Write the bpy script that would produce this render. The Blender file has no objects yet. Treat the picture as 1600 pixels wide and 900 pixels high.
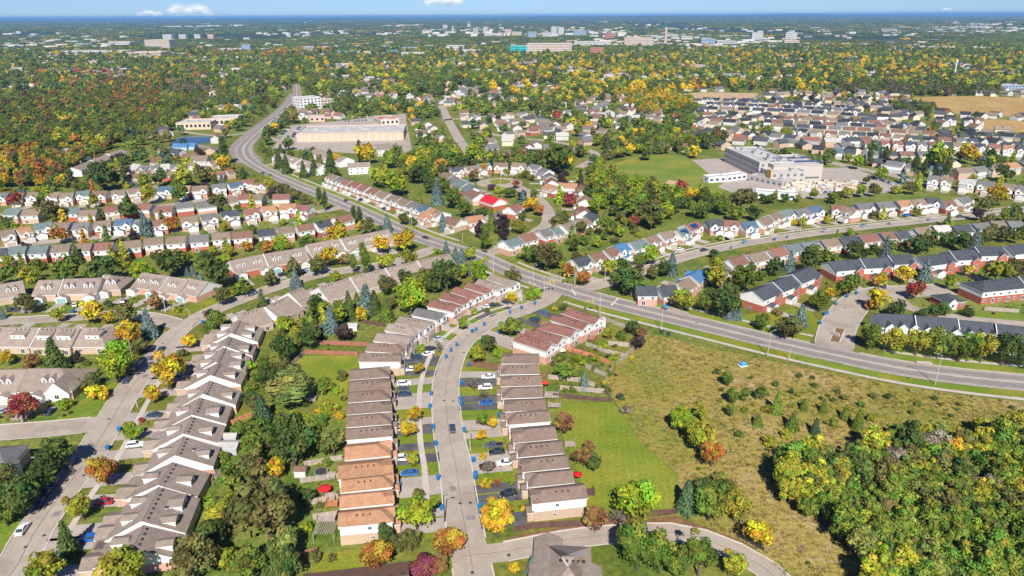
import bpy, math, random
from mathutils import Vector, Matrix, noise
random.seed(7)
R = math.radians
SC = bpy.context.scene
COL = SC.collection
# ------------------------------------------------------------------ camera, sky, sun, exposure
F = 1100.0
PITCH = math.atan(426 / F)
ROLL = R(.28)
CAM = Vector((0, 0, 115))
vf = Vector((0, math.cos(PITCH), -math.sin(PITCH)))
_u = Vector((0, math.sin(PITCH), math.cos(PITCH)))
_r = Vector((1, 0, 0))
vr = _r * math.cos(ROLL) - _u * math.sin(ROLL)
vu = _u * math.cos(ROLL) + _r * math.sin(ROLL)
cd = bpy.data.cameras.new('camera')
cam = bpy.data.objects.new('camera', cd)
COL.objects.link(cam)
cam.matrix_world = Matrix.Translation(CAM) @ Matrix((vr, vu, -vf)).transposed().to_4x4()
cd.sensor_width = 36
cd.lens = 36 * F / 1600
cd.clip_start = 1
cd.clip_end = 150000
SC.camera = cam
SUN_EL, SUN_AZ = R(42), R(-1.5)          # light travels towards azimuth SUN_AZ (from +Y)
W = bpy.data.worlds.new('World'); SC.world = W; W.use_nodes = True
nt = W.node_tree
bg = nt.nodes['Background']
sky = nt.nodes.new('ShaderNodeTexSky'); sky.sky_type = 'NISHITA'; sky.sun_disc = False
sky.sun_elevation = SUN_EL; sky.sun_rotation = R(180) + SUN_AZ
sky.altitude = 400; sky.air_density = .8; sky.dust_density = 0; sky.ozone_density = 2
tint = nt.nodes.new('ShaderNodeMix'); tint.data_type = 'RGBA'; tint.blend_type = 'MULTIPLY'; tint.inputs[0].default_value = 1
tint.inputs[7].default_value = (.44, .62, 1.0, 1)
nt.links.new(sky.outputs[0], tint.inputs[6]); nt.links.new(tint.outputs[2], bg.inputs[0]); bg.inputs[1].default_value = .07
sl = bpy.data.lights.new('sun', 'SUN'); sl.energy = 4.9; sl.angle = R(.53); sl.color = (1, .955, .88)
so = bpy.data.objects.new('sun', sl); COL.objects.link(so)
ld = Vector((math.sin(SUN_AZ) * math.cos(SUN_EL), math.cos(SUN_AZ) * math.cos(SUN_EL), -math.sin(SUN_EL)))
so.rotation_euler = ld.to_track_quat('-Z', 'Y').to_euler(); so.location = (0, -100, 300)
SC.view_settings.view_transform = 'Standard'; SC.view_settings.look = 'None'
SC.view_settings.exposure = .55; SC.view_settings.gamma = 1
SC.cycles.max_bounces = 5; SC.cycles.diffuse_bounces = 3; SC.cycles.glossy_bounces = 2
SC.cycles.transmission_bounces = 3; SC.cycles.volume_bounces = 0; SC.cycles.caustics_reflective = False
SC.cycles.caustics_refractive = False
HAZE = 4.6e-5

def P(x, y, z=0.0):
    """point at height z that the photograph shows at pixel x, y"""
    d = vf * F + vr * (x - 800) - vu * (y - 450)
    t = (z - CAM.z) / d.z
    return Vector((CAM.x + t * d.x, CAM.y + t * d.y, z))
def Q(v):
    w = Vector(v) - CAM; dd = w.dot(vf)
    return 800 + F * w.dot(vr) / dd, 450 - F * w.dot(vu) / dd, dd

# ------------------------------------------------------------------ materials
def newmat(name, rough=.8, spec=.3):
    m = bpy.data.materials.new(name); m.use_nodes = True
    n = m.node_tree.nodes; l = m.node_tree.links
    b = n['Principled BSDF']; b.inputs['Roughness'].default_value = rough
    b.inputs['Specular IOR Level'].default_value = spec
    return m, n, l, b
def noisen(n, l, scale, detail=3, vec=None, rough=.55):
    t = n.new('ShaderNodeTexNoise'); t.inputs['Scale'].default_value = scale
    t.inputs['Detail'].default_value = detail; t.inputs['Roughness'].default_value = rough
    if vec is not None: l.new(vec, t.inputs['Vector'])
    return t
def ramp(n, l, fac, stops):
    r = n.new('ShaderNodeValToRGB'); l.new(fac, r.inputs[0])
    e = r.color_ramp.elements
    while len(e) < len(stops): e.new(.5)
    for k, (p, c) in enumerate(stops):
        e[k].position = p; e[k].color = tuple(c) + (1,) if len(c) == 3 else c
    return r
def mixc(n, l, mode, fac, a, b):
    m = n.new('ShaderNodeMix'); m.data_type = 'RGBA'; m.blend_type = mode
    for s, v in ((0, fac), (6, a), (7, b)):
        if hasattr(v, 'links'): l.new(v, m.inputs[s])
        elif s == 0: m.inputs[0].default_value = v
        else: m.inputs[s].default_value = tuple(v) + (1,)
    return m.outputs[2]
def wpos(n):
    return n.new('ShaderNodeNewGeometry').outputs['Position']
def surf(name, c1, c2, scale, rough=.85, fine=None, famt=.3, bump=0, stops=None, spec=.2, big=None):
    """noise blend of two colours plus a fine speckle; world-space pattern"""
    m, n, l, b = newmat(name, rough, spec)
    p = wpos(n)
    t = noisen(n, l, scale, 4, p)
    col = ramp(n, l, t.outputs[0], stops or [(.35, c1), (.65, c2)]).outputs[0]
    if big:
        t3 = noisen(n, l, big[0], 2, p)
        r3 = ramp(n, l, t3.outputs[0], [(.4, (1, 1, 1)), (.62, big[1])])
        col = mixc(n, l, 'MULTIPLY', 1.0, col, r3.outputs[0])
    if fine:
        t2 = noisen(n, l, fine, 2, p)
        r2 = ramp(n, l, t2.outputs[0], [(.3, (1 - famt,) * 3), (.7, (1 + famt,) * 3)])
        col = mixc(n, l, 'MULTIPLY', 1.0, col, r2.outputs[0])
    l.new(col, b.inputs['Base Color'])
    if bump:
        bp = n.new('ShaderNodeBump'); bp.inputs['Strength'].default_value = bump; bp.inputs['Distance'].default_value = .3
        l.new((noisen(n, l, fine or scale, 3, p)).outputs[0], bp.inputs['Height']); l.new(bp.outputs[0], b.inputs['Normal'])
    return m
M = {}
def plain(name, c, rough=.6, metal=0, spec=.3):
    m, n, l, b = newmat(name, rough, spec); b.inputs['Base Color'].default_value = (*c, 1); b.inputs['Metallic'].default_value = metal
    t = noisen(n, l, 1.7, 3, wpos(n)); r = ramp(n, l, t.outputs[0], [(.3, (.93,) * 3), (.7, (1.05,) * 3)])
    l.new(mixc(n, l, 'MULTIPLY', 1.0, c, r.outputs[0]), b.inputs['Base Color'])
    return m
M['ground'] = surf('suburb_grass', (.095, .15, .020), (.20, .205, .045), .06, fine=.6, famt=.35, bump=.3, big=(.012, (.9, .8, .6)))
M['farland'] = surf('far_land', (.022, .045, .02), (.07, .085, .03), .0022, fine=.05, famt=.3, stops=[(.3, (.02, .045, .02)), (.5, (.04, .06, .025)), (.68, (.10, .10, .045))])
M['lawn'] = surf('mown_lawn', (.11, .19, .016), (.19, .235, .028), .09, fine=1.3, famt=.22, bump=.2, big=(.03, (1.15, .92, .75)))
M['field'] = surf('sports_field', (.12, .195, .022), (.23, .24, .04), .035, fine=.5, famt=.2)
M['mown'] = surf('mown_meadow_grass', (.13, .20, .016), (.24, .25, .032), .055, fine=1.5, famt=.25, bump=.3, big=(.02, (1.1, .95, .8)))
M['meadow'] = surf('rough_meadow', (.12, .105, .03), (.28, .20, .09), .035, fine=.9, famt=.28, bump=.8,
                   stops=[(.28, (.16, .19, .028)), (.43, (.26, .225, .045)), (.57, (.33, .245, .075)), (.72, (.42, .31, .17))])
M['dryfield'] = surf('golden_dry_grass', (.36, .22, .07), (.44, .30, .11), .02, fine=.2, famt=.25)
M['sand'] = surf('bare_sandy_earth', (.42, .28, .15), (.5, .37, .22), .05, fine=.3, famt=.15)
M['road'] = surf('pale_asphalt', (.35, .29, .235), (.42, .355, .292), .08, .85, fine=2.5, famt=.10, big=(.35, (.93, .93, .93)))
M['road_main'] = surf('grey_asphalt', (.255, .217, .195), (.31, .265, .24), .12, .85, fine=2.0, famt=.12, big=(.3, (.9, .9, .9)))
for k_, ang_, sc_ in (('mown', .1, .16), ('lawn', .9, .45), ('field', .5, .12)):
    n_, l_ = M[k_].node_tree.nodes, M[k_].node_tree.links; b_ = n_['Principled BSDF']
    src = b_.inputs['Base Color'].links[0].from_socket; mp3 = n_.new('ShaderNodeMapping'); mp3.inputs['Rotation'].default_value = (0, 0, ang_)
    l_.new(wpos(n_), mp3.inputs[0]); wv = n_.new('ShaderNodeTexWave'); wv.inputs['Scale'].default_value = sc_; wv.inputs['Distortion'].default_value = 4; wv.inputs['Detail'].default_value = 3; wv.inputs['Detail Scale'].default_value = .6
    l_.new(mp3.outputs[0], wv.inputs['Vector']); r_ = ramp(n_, l_, wv.outputs['Fac'], [(.35, (.955, .96, .95)), (.65, (1.03, 1.02, 1.02))])
    c_ = mixc(n_, l_, 'MULTIPLY', 1.0, src, r_.outputs[0]); dn = noisen(n_, l_, .045 if k_ != 'lawn' else .12, 4, wpos(n_), .6)
    rd = ramp(n_, l_, dn.outputs[0], [(.50, (1, 1, 1)), (.66, (1.32, 1.02, 1.15))])
    l_.new(mixc(n_, l_, 'MULTIPLY', 1.0, c_, rd.outputs[0]), b_.inputs['Base Color'])
for k_ in ('road', 'road_main'):
    n_, l_ = M[k_].node_tree.nodes, M[k_].node_tree.links; b_ = n_['Principled BSDF']
    src = b_.inputs['Base Color'].links[0].from_socket; p_ = wpos(n_)
    vo = n_.new('ShaderNodeTexVoronoi'); vo.feature = 'DISTANCE_TO_EDGE'; vo.inputs['Scale'].default_value = .11
    wv = n_.new('ShaderNodeVectorMath'); wv.operation = 'ADD'; nz = noisen(n_, l_, .5, 3, p_); l_.new(p_, wv.inputs[0]); l_.new(nz.outputs['Color'], wv.inputs[1]); l_.new(wv.outputs[0], vo.inputs['Vector'])
    r_ = ramp(n_, l_, vo.outputs['Distance'], [(.0, (.82, .81, .80)), (.010, (1, 1, 1))])
    c_ = mixc(n_, l_, 'MULTIPLY', 1.0, src, r_.outputs[0])
    st = noisen(n_, l_, .09, 3, p_); rs = ramp(n_, l_, st.outputs[0], [(.56, (1, 1, 1)), (.60, (.88, .87, .86)), (.75, (.95, .95, .95))])
    l_.new(mixc(n_, l_, 'MULTIPLY', 1.0, c_, rs.outputs[0]), b_.inputs['Base Color'])
M['concrete'] = surf('concrete', (.43, .37, .32), (.52, .46, .40), .2, .85, fine=2, famt=.12)
M['drive'] = surf('concrete_drive', (.34, .29, .25), (.42, .36, .31), .15, .85, fine=2.2, famt=.12)
M['blackdrive'] = surf('dark_asphalt_drive', (.07, .068, .07), (.13, .125, .125), .25, .8, fine=2.2, famt=.15)
M['road_worn'] = surf('worn_asphalt', (.215, .19, .18), (.25, .22, .205), .3, .85, fine=2.5, famt=.12)
M['paint'] = surf('road_paint', (.6, .55, .42), (.7, .66, .55), .5)
M['mulch'] = surf('brown_mulch', (.16, .09, .05), (.24, .13, .06), .4, fine=2, famt=.3)
M['kerb'] = surf('kerb_concrete', (.50, .45, .40), (.58, .53, .47), .4, fine=3, famt=.1)
M['brick_tan'] = surf('tan_brick', (.46, .33, .25), (.54, .40, .30), .5, fine=4, famt=.14)
M['brick_red'] = surf('red_brick', (.38, .12, .08), (.46, .15, .10), .5, fine=4, famt=.14)
M['greywall'] = surf('pale_siding', (.46, .45, .43), (.60, .585, .56), .02)
M['cream'] = surf('cream_siding', (.58, .50, .38), (.64, .56, .43), .3)
M['gravelroof'] = surf('flat_roof_membrane', (.38, .36, .34), (.50, .48, .46), .08, fine=.6, famt=.08)
M['path'] = surf('trodden_path', (.30, .25, .13), (.38, .32, .18), .5)
M['dimglass'] = plain('dim_window', (.15, .16, .17), .25, 0, .5)
M['water'], n, l, b = newmat('pond_water', .08, .5); b.inputs['Base Color'].default_value = (.02, .04, .05, 1)
def objcol(name, rough, scale, amt, fine, famt, spec=.3, big=None, tone=None, bump=0):
    m, n, l, b = newmat(name, rough, spec)
    p = wpos(n); oi = n.new('ShaderNodeObjectInfo')
    t = noisen(n, l, scale, 3, p)
    r = ramp(n, l, t.outputs[0], [(.3, (1 - amt,) * 3), (.7, (1 + amt,) * 3)])
    col = mixc(n, l, 'MULTIPLY', 1.0, oi.outputs['Color'], r.outputs[0])
    t2 = noisen(n, l, fine, 2, p)
    r2 = ramp(n, l, t2.outputs[0], [(.3, (1 - famt,) * 3), (.7, (1 + famt,) * 3)])
    col = mixc(n, l, 'MULTIPLY', 1.0, col, r2.outputs[0])
    l.new(col, b.inputs['Base Color'])
    if bump:
        bp = n.new('ShaderNodeBump'); bp.inputs['Strength'].default_value = bump; bp.inputs['Distance'].default_value = .1
        l.new(t2.outputs[0], bp.inputs['Height']); l.new(bp.outputs[0], b.inputs['Normal'])
    return m
M['roof'] = objcol('asphalt_shingles', .95, .6, .13, 3.6, .22, spec=.1, bump=.4)
M['wall'] = objcol('siding', .7, .3, .03, 2.5, .03)
M['brick'] = objcol('brickwork', .85, .5, .06, 4.0, .16)
M['flat'] = objcol('painted', .6, .3, .03, 2, .03)
M['carpaint'], n, l, b = newmat('car_paint', .28, .5)
b.inputs['Coat Weight'].default_value = .5
oi = n.new('ShaderNodeObjectInfo'); l.new(oi.outputs['Color'], b.inputs['Base Color'])
M['white'] = plain('white_trim', (.80, .79, .76))
M['fascia'] = plain('fascia_white', (.78, .77, .74))
M['glass'] = plain('window_glass', (.035, .05, .07), .12, 0, .6)
M['solar'] = plain('solar_panel', (.02, .05, .13), .15, 0, .6)
M['rubber'] = plain('tyre', (.02, .02, .02), .9)
M['bark'] = plain('bark', (.10, .075, .055), .95)
M['metal'] = plain('galvanised_steel', (.45, .44, .42), .5, .3)
M['darkmetal'] = plain('dark_painted_steel', (.05, .05, .05), .5)
M['cloud'], n, l, b = newmat('cloud', 1, 0)
b.inputs['Base Color'].default_value = (.9, .9, .9, 1)
# soft, see-through edges: a lacy cloud
lw = n.new('ShaderNodeLayerWeight'); lw.inputs[0].default_value = .5
ms = n.new('ShaderNodeMath'); ms.operation = 'SUBTRACT'; ms.inputs[0].default_value = 1; l.new(lw.outputs['Facing'], ms.inputs[1])
mp2 = n.new('ShaderNodeMath'); mp2.operation = 'POWER'; l.new(ms.outputs[0], mp2.inputs[0]); mp2.inputs[1].default_value = 1.6
mm = n.new('ShaderNodeMath'); mm.operation = 'MULTIPLY'; l.new(mp2.outputs[0], mm.inputs[0]); mm.inputs[1].default_value = .13
l.new(mm.outputs[0], b.inputs['Alpha'])
SC.cycles.transparent_max_bounces = 40
def leafmat(name, inst, trans=.36, var=(.5, 1.7), hue=(.455, .555)):
    m, n, l, b = newmat(name, .75, .15)
    if inst:
        a = n.new('ShaderNodeAttribute'); a.attribute_type = 'INSTANCER'; a.attribute_name = 'col'; base = a.outputs['Color']
    else:
        base = n.new('ShaderNodeObjectInfo').outputs['Color']
    v = n.new('ShaderNodeAttribute'); v.attribute_name = 'leaf'
    sep = n.new('ShaderNodeSeparateColor'); l.new(v.outputs['Color'], sep.inputs[0])
    hs = n.new('ShaderNodeHueSaturation'); l.new(base, hs.inputs['Color'])
    mr = n.new('ShaderNodeMapRange'); l.new(sep.outputs[0], mr.inputs[0]); mr.inputs[3].default_value = hue[0]; mr.inputs[4].default_value = hue[1]
    l.new(mr.outputs[0], hs.inputs['Hue'])
    mv = n.new('ShaderNodeMapRange'); l.new(sep.outputs[1], mv.inputs[0]); mv.inputs[3].default_value = var[0]; mv.inputs[4].default_value = var[1]
    l.new(mv.outputs[0], hs.inputs['Value'])
    l.new(hs.outputs[0], b.inputs['Base Color'])
    b.inputs['Subsurface Weight'].default_value = 0
    tr = n.new('ShaderNodeBsdfTranslucent'); l.new(hs.outputs[0], tr.inputs[0])
    mx = n.new('ShaderNodeMixShader'); mx.inputs[0].default_value = trans
    l.new(b.outputs[0], mx.inputs[1]); l.new(tr.outputs[0], mx.inputs[2])
    l.new(mx.outputs[0], n['Material Output'].inputs[0])
    return m
M['leaf'] = leafmat('foliage', False)
M['leafi'] = leafmat('foliage_instanced', True, .36, (.6, 1.5))
M['leaff'] = leafmat('foliage_distant', True, .36, (.75, 1.3), (.485, .52))
def instflat(name, rough):
    m, n, l, b = newmat(name, rough, .2)
    a = n.new('ShaderNodeAttribute'); a.attribute_type = 'INSTANCER'; a.attribute_name = 'col'
    l.new(a.outputs['Color'], b.inputs['Base Color']); return m
M['insta'] = instflat('far_building_roof', .9)

# ------------------------------------------------------------------ mesh helpers
class MB:
    def __init__(s): s.v = []; s.f = []; s.m = []; s.c = []
    def face(s, pts, m=0, col=None):
        i = len(s.v); s.v.extend([tuple(p) for p in pts]); s.f.append(tuple(range(i, i + len(pts)))); s.m.append(m)
        if col is not None: s.c.extend([col] * len(pts))
        return s
    def box(s, x0, x1, y0, y1, z0, z1, m=0, bottom=False, mt=None):
        i = len(s.v)
        s.v.extend([(x0, y0, z0), (x1, y0, z0), (x1, y1, z0), (x0, y1, z0), (x0, y0, z1), (x1, y0, z1), (x1, y1, z1), (x0, y1, z1)])
        fs = [(0, 1, 5, 4), (1, 2, 6, 5), (2, 3, 7, 6), (3, 0, 4, 7), (4, 5, 6, 7)] + ([(3, 2, 1, 0)] if bottom else [])
        for k, f in enumerate(fs):
            s.f.append(tuple(i + a for a in f)); s.m.append(mt if (k == 4 and mt is not None) else m)
        return s
    def rod(s, a, b, r0, r1, n=6, m=0):
        a, b = Vector(a), Vector(b); d = (b - a).normalized()
        x = d.orthogonal().normalized(); y = d.cross(x); i = len(s.v)
        for p, r in ((a, r0), (b, r1)):
            for k in range(n):
                t = 2 * math.pi * k / n; s.v.append(tuple(p + x * r * math.cos(t) + y * r * math.sin(t)))
        for k in range(n):
            s.f.append((i + k, i + (k + 1) % n, i + n + (k + 1) % n, i + n + k)); s.m.append(m)
        s.f.append(tuple(i + n + k for k in range(n))); s.m.append(m)
        return s
    def mesh(s, name, mats):
        me = bpy.data.meshes.new(name); me.from_pydata(s.v, [], s.f)
        for k in mats: me.materials.append(M[k])
        me.polygons.foreach_set('material_index', s.m)
        if s.c:
            a = me.color_attributes.new('leaf', 'FLOAT_COLOR', 'POINT')
            a.data.foreach_set('color', [q for c in s.c for q in c])
        me.update(); return me
def link(name, me, parent=None, loc=(0, 0, 0), rz=0, color=None, scale=None):
    o = bpy.data.objects.new(name, me); COL.objects.link(o)
    if parent is not None: o.parent = parent
    o.location = loc
    if rz: o.rotation_euler = (0, 0, rz)
    if scale is not None: o.scale = scale
    if color is not None: o.color = (*color[:3], 1)
    return o
def tag(o, label=None, cat=None, group=None, kind=None):
    for k, v in (('label', label), ('category', cat), ('group', group), ('kind', kind)):
        if v: o[k] = v
    return o
def root(name, loc, rz, label, cat, group=None):
    return tag(link(name, None, None, loc, rz), label, cat, group)
ORD = ['leftmost', 'second from the left', 'third from the left', 'fourth from the left', 'fifth from the left', 'sixth from the left', 'seventh from the left', 'eighth from the left', 'ninth from the left', 'tenth from the left', 'eleventh from the left', 'twelfth from the left', 'thirteenth from the left', 'fourteenth from the left', 'fifteenth from the left', 'sixteenth from the left', 'seventeenth from the left', 'eighteenth from the left', 'nineteenth from the left', 'twentieth from the left'] + [w + ' from the left' for w in ('twenty-first', 'twenty-second', 'twenty-third', 'twenty-fourth', 'twenty-fifth', 'twenty-sixth', 'twenty-seventh', 'twenty-eighth', 'twenty-ninth', 'thirtieth', 'thirty-first', 'thirty-second', 'thirty-third')]
NTH = ['nearest the camera', 'second', 'third', 'fourth', 'fifth', 'sixth', 'seventh', 'eighth', 'ninth', 'tenth', 'eleventh', 'twelfth', 'thirteenth', 'fourteenth', 'fifteenth', 'sixteenth', 'seventeenth', 'eighteenth', 'nineteenth', 'twentieth', 'twenty-first', 'twenty-second', 'twenty-third', 'twenty-fourth', 'twenty-fifth', 'twenty-sixth', 'twenty-seventh', 'twenty-eighth']

# occupancy raster (2 m cells) so that scattered trees stay off roads and houses
OCC = set()
def occ_disc(x, y, r):
    k = int(r / 2) + 1; cx, cy = int(x // 2), int(y // 2)
    for i in range(-k, k + 1):
        for j in range(-k, k + 1):
            if i * i + j * j <= (r / 2 + .5) ** 2: OCC.add((cx + i, cy + j))
def occ_rect(c, ang, hl, hw):
    ca, sa = math.cos(ang), math.sin(ang)
    a = -hl
    while a <= hl:
        b = -hw
        while b <= hw:
            OCC.add((int((c[0] + a * ca - b * sa) // 2), int((c[1] + a * sa + b * ca) // 2))); b += 1.4
        a += 1.4
def free(x, y, r=0):
    if (int(x // 2), int(y // 2)) in OCC: return False
    if r:
        for k in range(6):
            t = k * 1.047
            if (int((x + r * math.cos(t)) // 2), int((y + r * math.sin(t)) // 2)) in OCC: return False
    return True
def inpoly(x, y, poly):
    c = False; j = len(poly) - 1
    for i in range(len(poly)):
        xi, yi = poly[i][0], poly[i][1]; xj, yj = poly[j][0], poly[j][1]
        if (yi > y) != (yj > y) and x < (xj - xi) * (y - yi) / (yj - yi) + xi: c = not c
        j = i
    return c
def occ_poly(poly):
    xs = [p[0] for p in poly]; ys = [p[1] for p in poly]
    x = min(xs)
    while x < max(xs):
        y = min(ys)
        while y < max(ys):
            if inpoly(x, y, poly): OCC.add((int(x // 2), int(y // 2)))
            y += 2
        x += 2

# ------------------------------------------------------------------ ground, roads, lawns
def ground():
    def ax(lim0, lim1, fine, grow):
        a = [0.0]; st = fine
        while a[-1] < lim1:
            a.append(a[-1] + st)
            if a[-1] > 900: st *= grow
        return a
    ya = ax(0, 70000, 60, 1.25); ya = [-300, -200, -100] + ya
    xa = ax(0, 50000, 60, 1.25); xa = [-x for x in xa[:0:-1]] + xa
    v = []; f = []; mi = []
    for y in ya:
        for x in xa:
            z = 0.0
            if y > 14000:
                k = min(1, (y - 14000) / 8000)
                z = k * (noise.noise(Vector((x * .00012, y * .00009, 3))) * 100 + noise.noise(Vector((x * .0006, y * .0004, 7))) * 20 + 12)
                z = max(z, 0)
            v.append((x, y, z))
    nx = len(xa)
    for j in range(len(ya) - 1):
        for i in range(nx - 1):
            a = j * nx + i; f.append((a, a + 1, a + nx + 1, a + nx)); mi.append(1 if ya[j] > 1500 else 0)
    me = bpy.data.meshes.new('ground'); me.from_pydata(v, [], f)
    me.materials.append(M['ground']); me.materials.append(M['farland']); me.polygons.foreach_set('material_index', mi); me.update()
    tag(link('ground', me), kind='structure')
ground()
def sheet(name, pxs, mat, z, keep=True, occ=False):
    pts = [P(x, y, 0) for x, y in pxs]
    me = MB(); me.face([(p.x, p.y, z) for p in pts]); 
    o = link(name, me.mesh(name, [mat])); tag(o, kind='structure')
    # consistent upward normal
    if o.data.polygons[0].normal.z < 0: o.data.flip_normals()
    if occ: occ_poly([(p.x, p.y) for p in pts])
    return pts
def smooth(pts, step=4.0):
    out = []
    n = len(pts)
    for i in range(n - 1):
        p0, p1, p2, p3 = pts[max(i - 1, 0)], pts[i], pts[i + 1], pts[min(i + 2, n - 1)]
        k = max(1, int((p2 - p1).length / step))
        for j in range(k):
            t = j / k
            out.append(.5 * ((2 * p1) + (-p0 + p2) * t + (2 * p0 - 5 * p1 + 4 * p2 - p3) * t * t + (-p0 + 3 * p1 - 3 * p2 + p3) * t ** 3))
    out.append(pts[-1]); return out
def perp(line, i):
    a = line[max(i - 1, 0)]; b = line[min(i + 1, len(line) - 1)]; d = (b - a).normalized()
    return Vector((-d.y, d.x, 0))
def ribbon(name, line, o0, o1, mat, z, top=None):
    mb = MB(); n = len(line)
    L = [line[i] + perp(line, i) * o0 for i in range(n)]; Rr = [line[i] + perp(line, i) * o1 for i in range(n)]
    for i in range(n - 1):
        q = [(Rr[i].x, Rr[i].y, z), (Rr[i + 1].x, Rr[i + 1].y, z), (L[i + 1].x, L[i + 1].y, z), (L[i].x, L[i].y, z)]
        mb.face(q[::-1] if o0 < o1 else q)
    return tag(link(name, mb.mesh(name, [mat])), kind='structure')
ROADS = {}
def road(key, px, w, mat='road', z=.06, kerb=True, name='road'):
    line = smooth([P(x, y, 0) for x, y in px]); ROADS[key] = (line, w)
    ribbon(name, line, -w / 2, w / 2, mat, z)
    for p in line: occ_disc(p.x, p.y, w / 2 + 1.2)
    return line
def dens(px, w, mat='road', **k): return road(None, px, w, mat, **k)
R1 = road('main', [(1720, 607), (1600, 598), (1500, 588), (1400, 574), (1300, 554), (1200, 532), (1100, 508), (1000, 484), (930, 466), (860, 445), (800, 424), (750, 402), (700, 386), (650, 369), (590, 343), (545, 322), (492, 300), (450, 283), (410, 264), (386, 248), (380, 232), (392, 217), (415, 196), (438, 178), (455, 160), (464, 146), (462, 132)], 12.5, 'road_main', .09, name='main_road')
road(None, [(392, 254), (382, 243), (377, 232), (388, 217), (413, 196), (437, 178), (454, 160), (463, 146)], 21, 'road_main', .085, name='main_road')
road(None, [(377, 236), (340, 232), (300, 226)], 9, 'road_main', .08, name='street')
R2 = road('central', [(868, 455), (850, 470), (820, 484), (790, 494), (766, 503), (731, 527), (712, 550), (699, 585), (696, 615), (698, 650), (703, 690), (711, 725), (720, 790), (730, 845), (741, 905), (752, 960)], 8.6, 'road', .06, name='central_street')
R3 = road('east', [(880, 458), (925, 448), (965, 436), (1010, 422), (1075, 400), (1150, 383), (1200, 375), (1300, 361), (1425, 347), (1525, 337), (1640, 322)], 8.6, name='east_street')
R4 = road('crescent', [(-60, 960), (14, 900), (51, 835), (92, 775), (131, 725), (162, 675), (190, 628), (210, 598), (250, 550), (285, 512), (330, 487), (372, 470), (430, 449), (500, 429), (560, 420), (617, 410), (655, 398), (688, 384)], 8.8, name='crescent_street')
R4b = road('b', [(172, 660), (80, 670), (-60, 680)], 9, z=.07, name='side_street')
R4c = road('c', [(282, 508), (230, 495), (180, 492), (100, 497), (-40, 505)], 8, z=.07, name='terrace_lane')
R5 = road('s', [(720, 870), (790, 862), (850, 850), (910, 840), (975, 834), (1050, 832), (1100, 842), (1150, 862), (1195, 888), (1235, 925)], 6.2, z=.07, name='south_street')
R6 = road('court', [(1300, 556), (1303, 540), (1308, 515), (1322, 490), (1345, 468), (1380, 457), (1430, 455), (1480, 452)], 13, z=.07, name='courtyard_lane')
R6b = road('court2', [(1395, 458), (1420, 480), (1470, 492), (1530, 500), (1640, 510)], 6, z=.08, name='courtyard_lane')
for px, w in [([(-20, 392), (60, 380), (150, 371), (260, 362), (330, 352), (400, 342), (470, 335), (520, 327), (545, 322)], 8),
              ([(-20, 337), (60, 333), (150, 330), (250, 322), (340, 309), (420, 297), (470, 300)], 8),
              ([(-20, 405), (120, 400)], 6),
              ([(800, 286), (822, 300), (842, 313), (856, 332), (857, 348), (840, 362), (820, 375), (790, 388), (757, 396)], 9),
              ([(745, 250), (722, 225), (700, 187), (690, 165)], 10),
              ([(560, 262), (500, 235), (455, 225), (420, 215)], 9),
              ([(757, 396), (700, 384)], 7),
              ([(1200, 232), (1325, 260), (1400, 275), (1460, 290), (1530, 300), (1600, 312), (1660, 320)], 11),
              ([(1150, 200), (1230, 215), (1330, 228), (1420, 240), (1500, 246), (1620, 250)], 11),
              ([(1100, 165), (1190, 178), (1300, 182), (1400, 192), (1500, 204), (1620, 214)], 9),
              ([(640, 250), (632, 210), (628, 178)], 9),
              ([(905, 262), (930, 240), (870, 222), (800, 215), (745, 205)], 8),
              ([(900, 190), (850, 178), (760, 182), (690, 188)], 8),
              ([(280, 205), (340, 212), (400, 206)], 7)]:
    road(None, px, w, name='street')
# kerbs: only where no other road takes over
def kerbs():
    allr = [(k, l, w) for k, (l, w) in ROADS.items() if k]
    for key, line, w in allr:
        if key in ('court2',): continue
        for s in (-1, 1):
            mb = MB()
            for i in range(len(line) - 1):
                o = s * (w / 2 + .12)
                a = line[i] + perp(line, i) * o; b = line[i + 1] + perp(line, i + 1) * o
                mid = (a + b) / 2
                bad = Q(mid)[2] > 700
                for k2, l2, w2 in allr:
                    if k2 == key: continue
                    if any((mid - q).length < w2 / 2 + 1.6 for q in l2): bad = True; break
                if bad: continue
                n0 = perp(line, i) * .16; n1 = perp(line, i + 1) * .16
                q = [a - n0, b - n1, b + n1, a + n0]
                mb.face([(v.x, v.y, .19) for v in q])
                if s * 1 > 0: mb.face([(q[0].x, q[0].y, 0), (q[1].x, q[1].y, 0), (q[1].x, q[1].y, .19), (q[0].x, q[0].y, .19)])
                else: mb.face([(q[3].x, q[3].y, 0), (q[2].x, q[2].y, 0), (q[2].x, q[2].y, .19), (q[3].x, q[3].y, .19)])
            if mb.v: tag(link('kerb', mb.mesh('kerb', ['kerb'])), kind='structure')
kerbs()
# tar seams down the residential streets, and a few darker repair patches
for L_, o_ in ((R2, .1), (R4, -.2), (R5, 0), (R3, .1), (R4c, .1)):
    ribbon('road_seam', L_, o_ - .05, o_ + .05, 'blackdrive', .098 if L_ is not R2 else .082)
for L_, o_ in ((R1, 3.1), (R1, -3.1)):
    ribbon('wheel_track', L_, o_ - .9, o_ + .9, 'road_worn', .0975)
for px_ in ([(702, 760), (712, 760), (713, 768), (703, 768)], [(728, 806), (742, 805), (743, 812), (729, 813)], [(85, 800), (97, 798), (92, 806), (80, 808)], [(225, 585), (233, 585), (229, 591), (221, 591)], [(1180, 523), (1200, 528), (1196, 530), (1177, 525)]):
    sheet('road_patch', px_, 'road_worn', .085)
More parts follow.
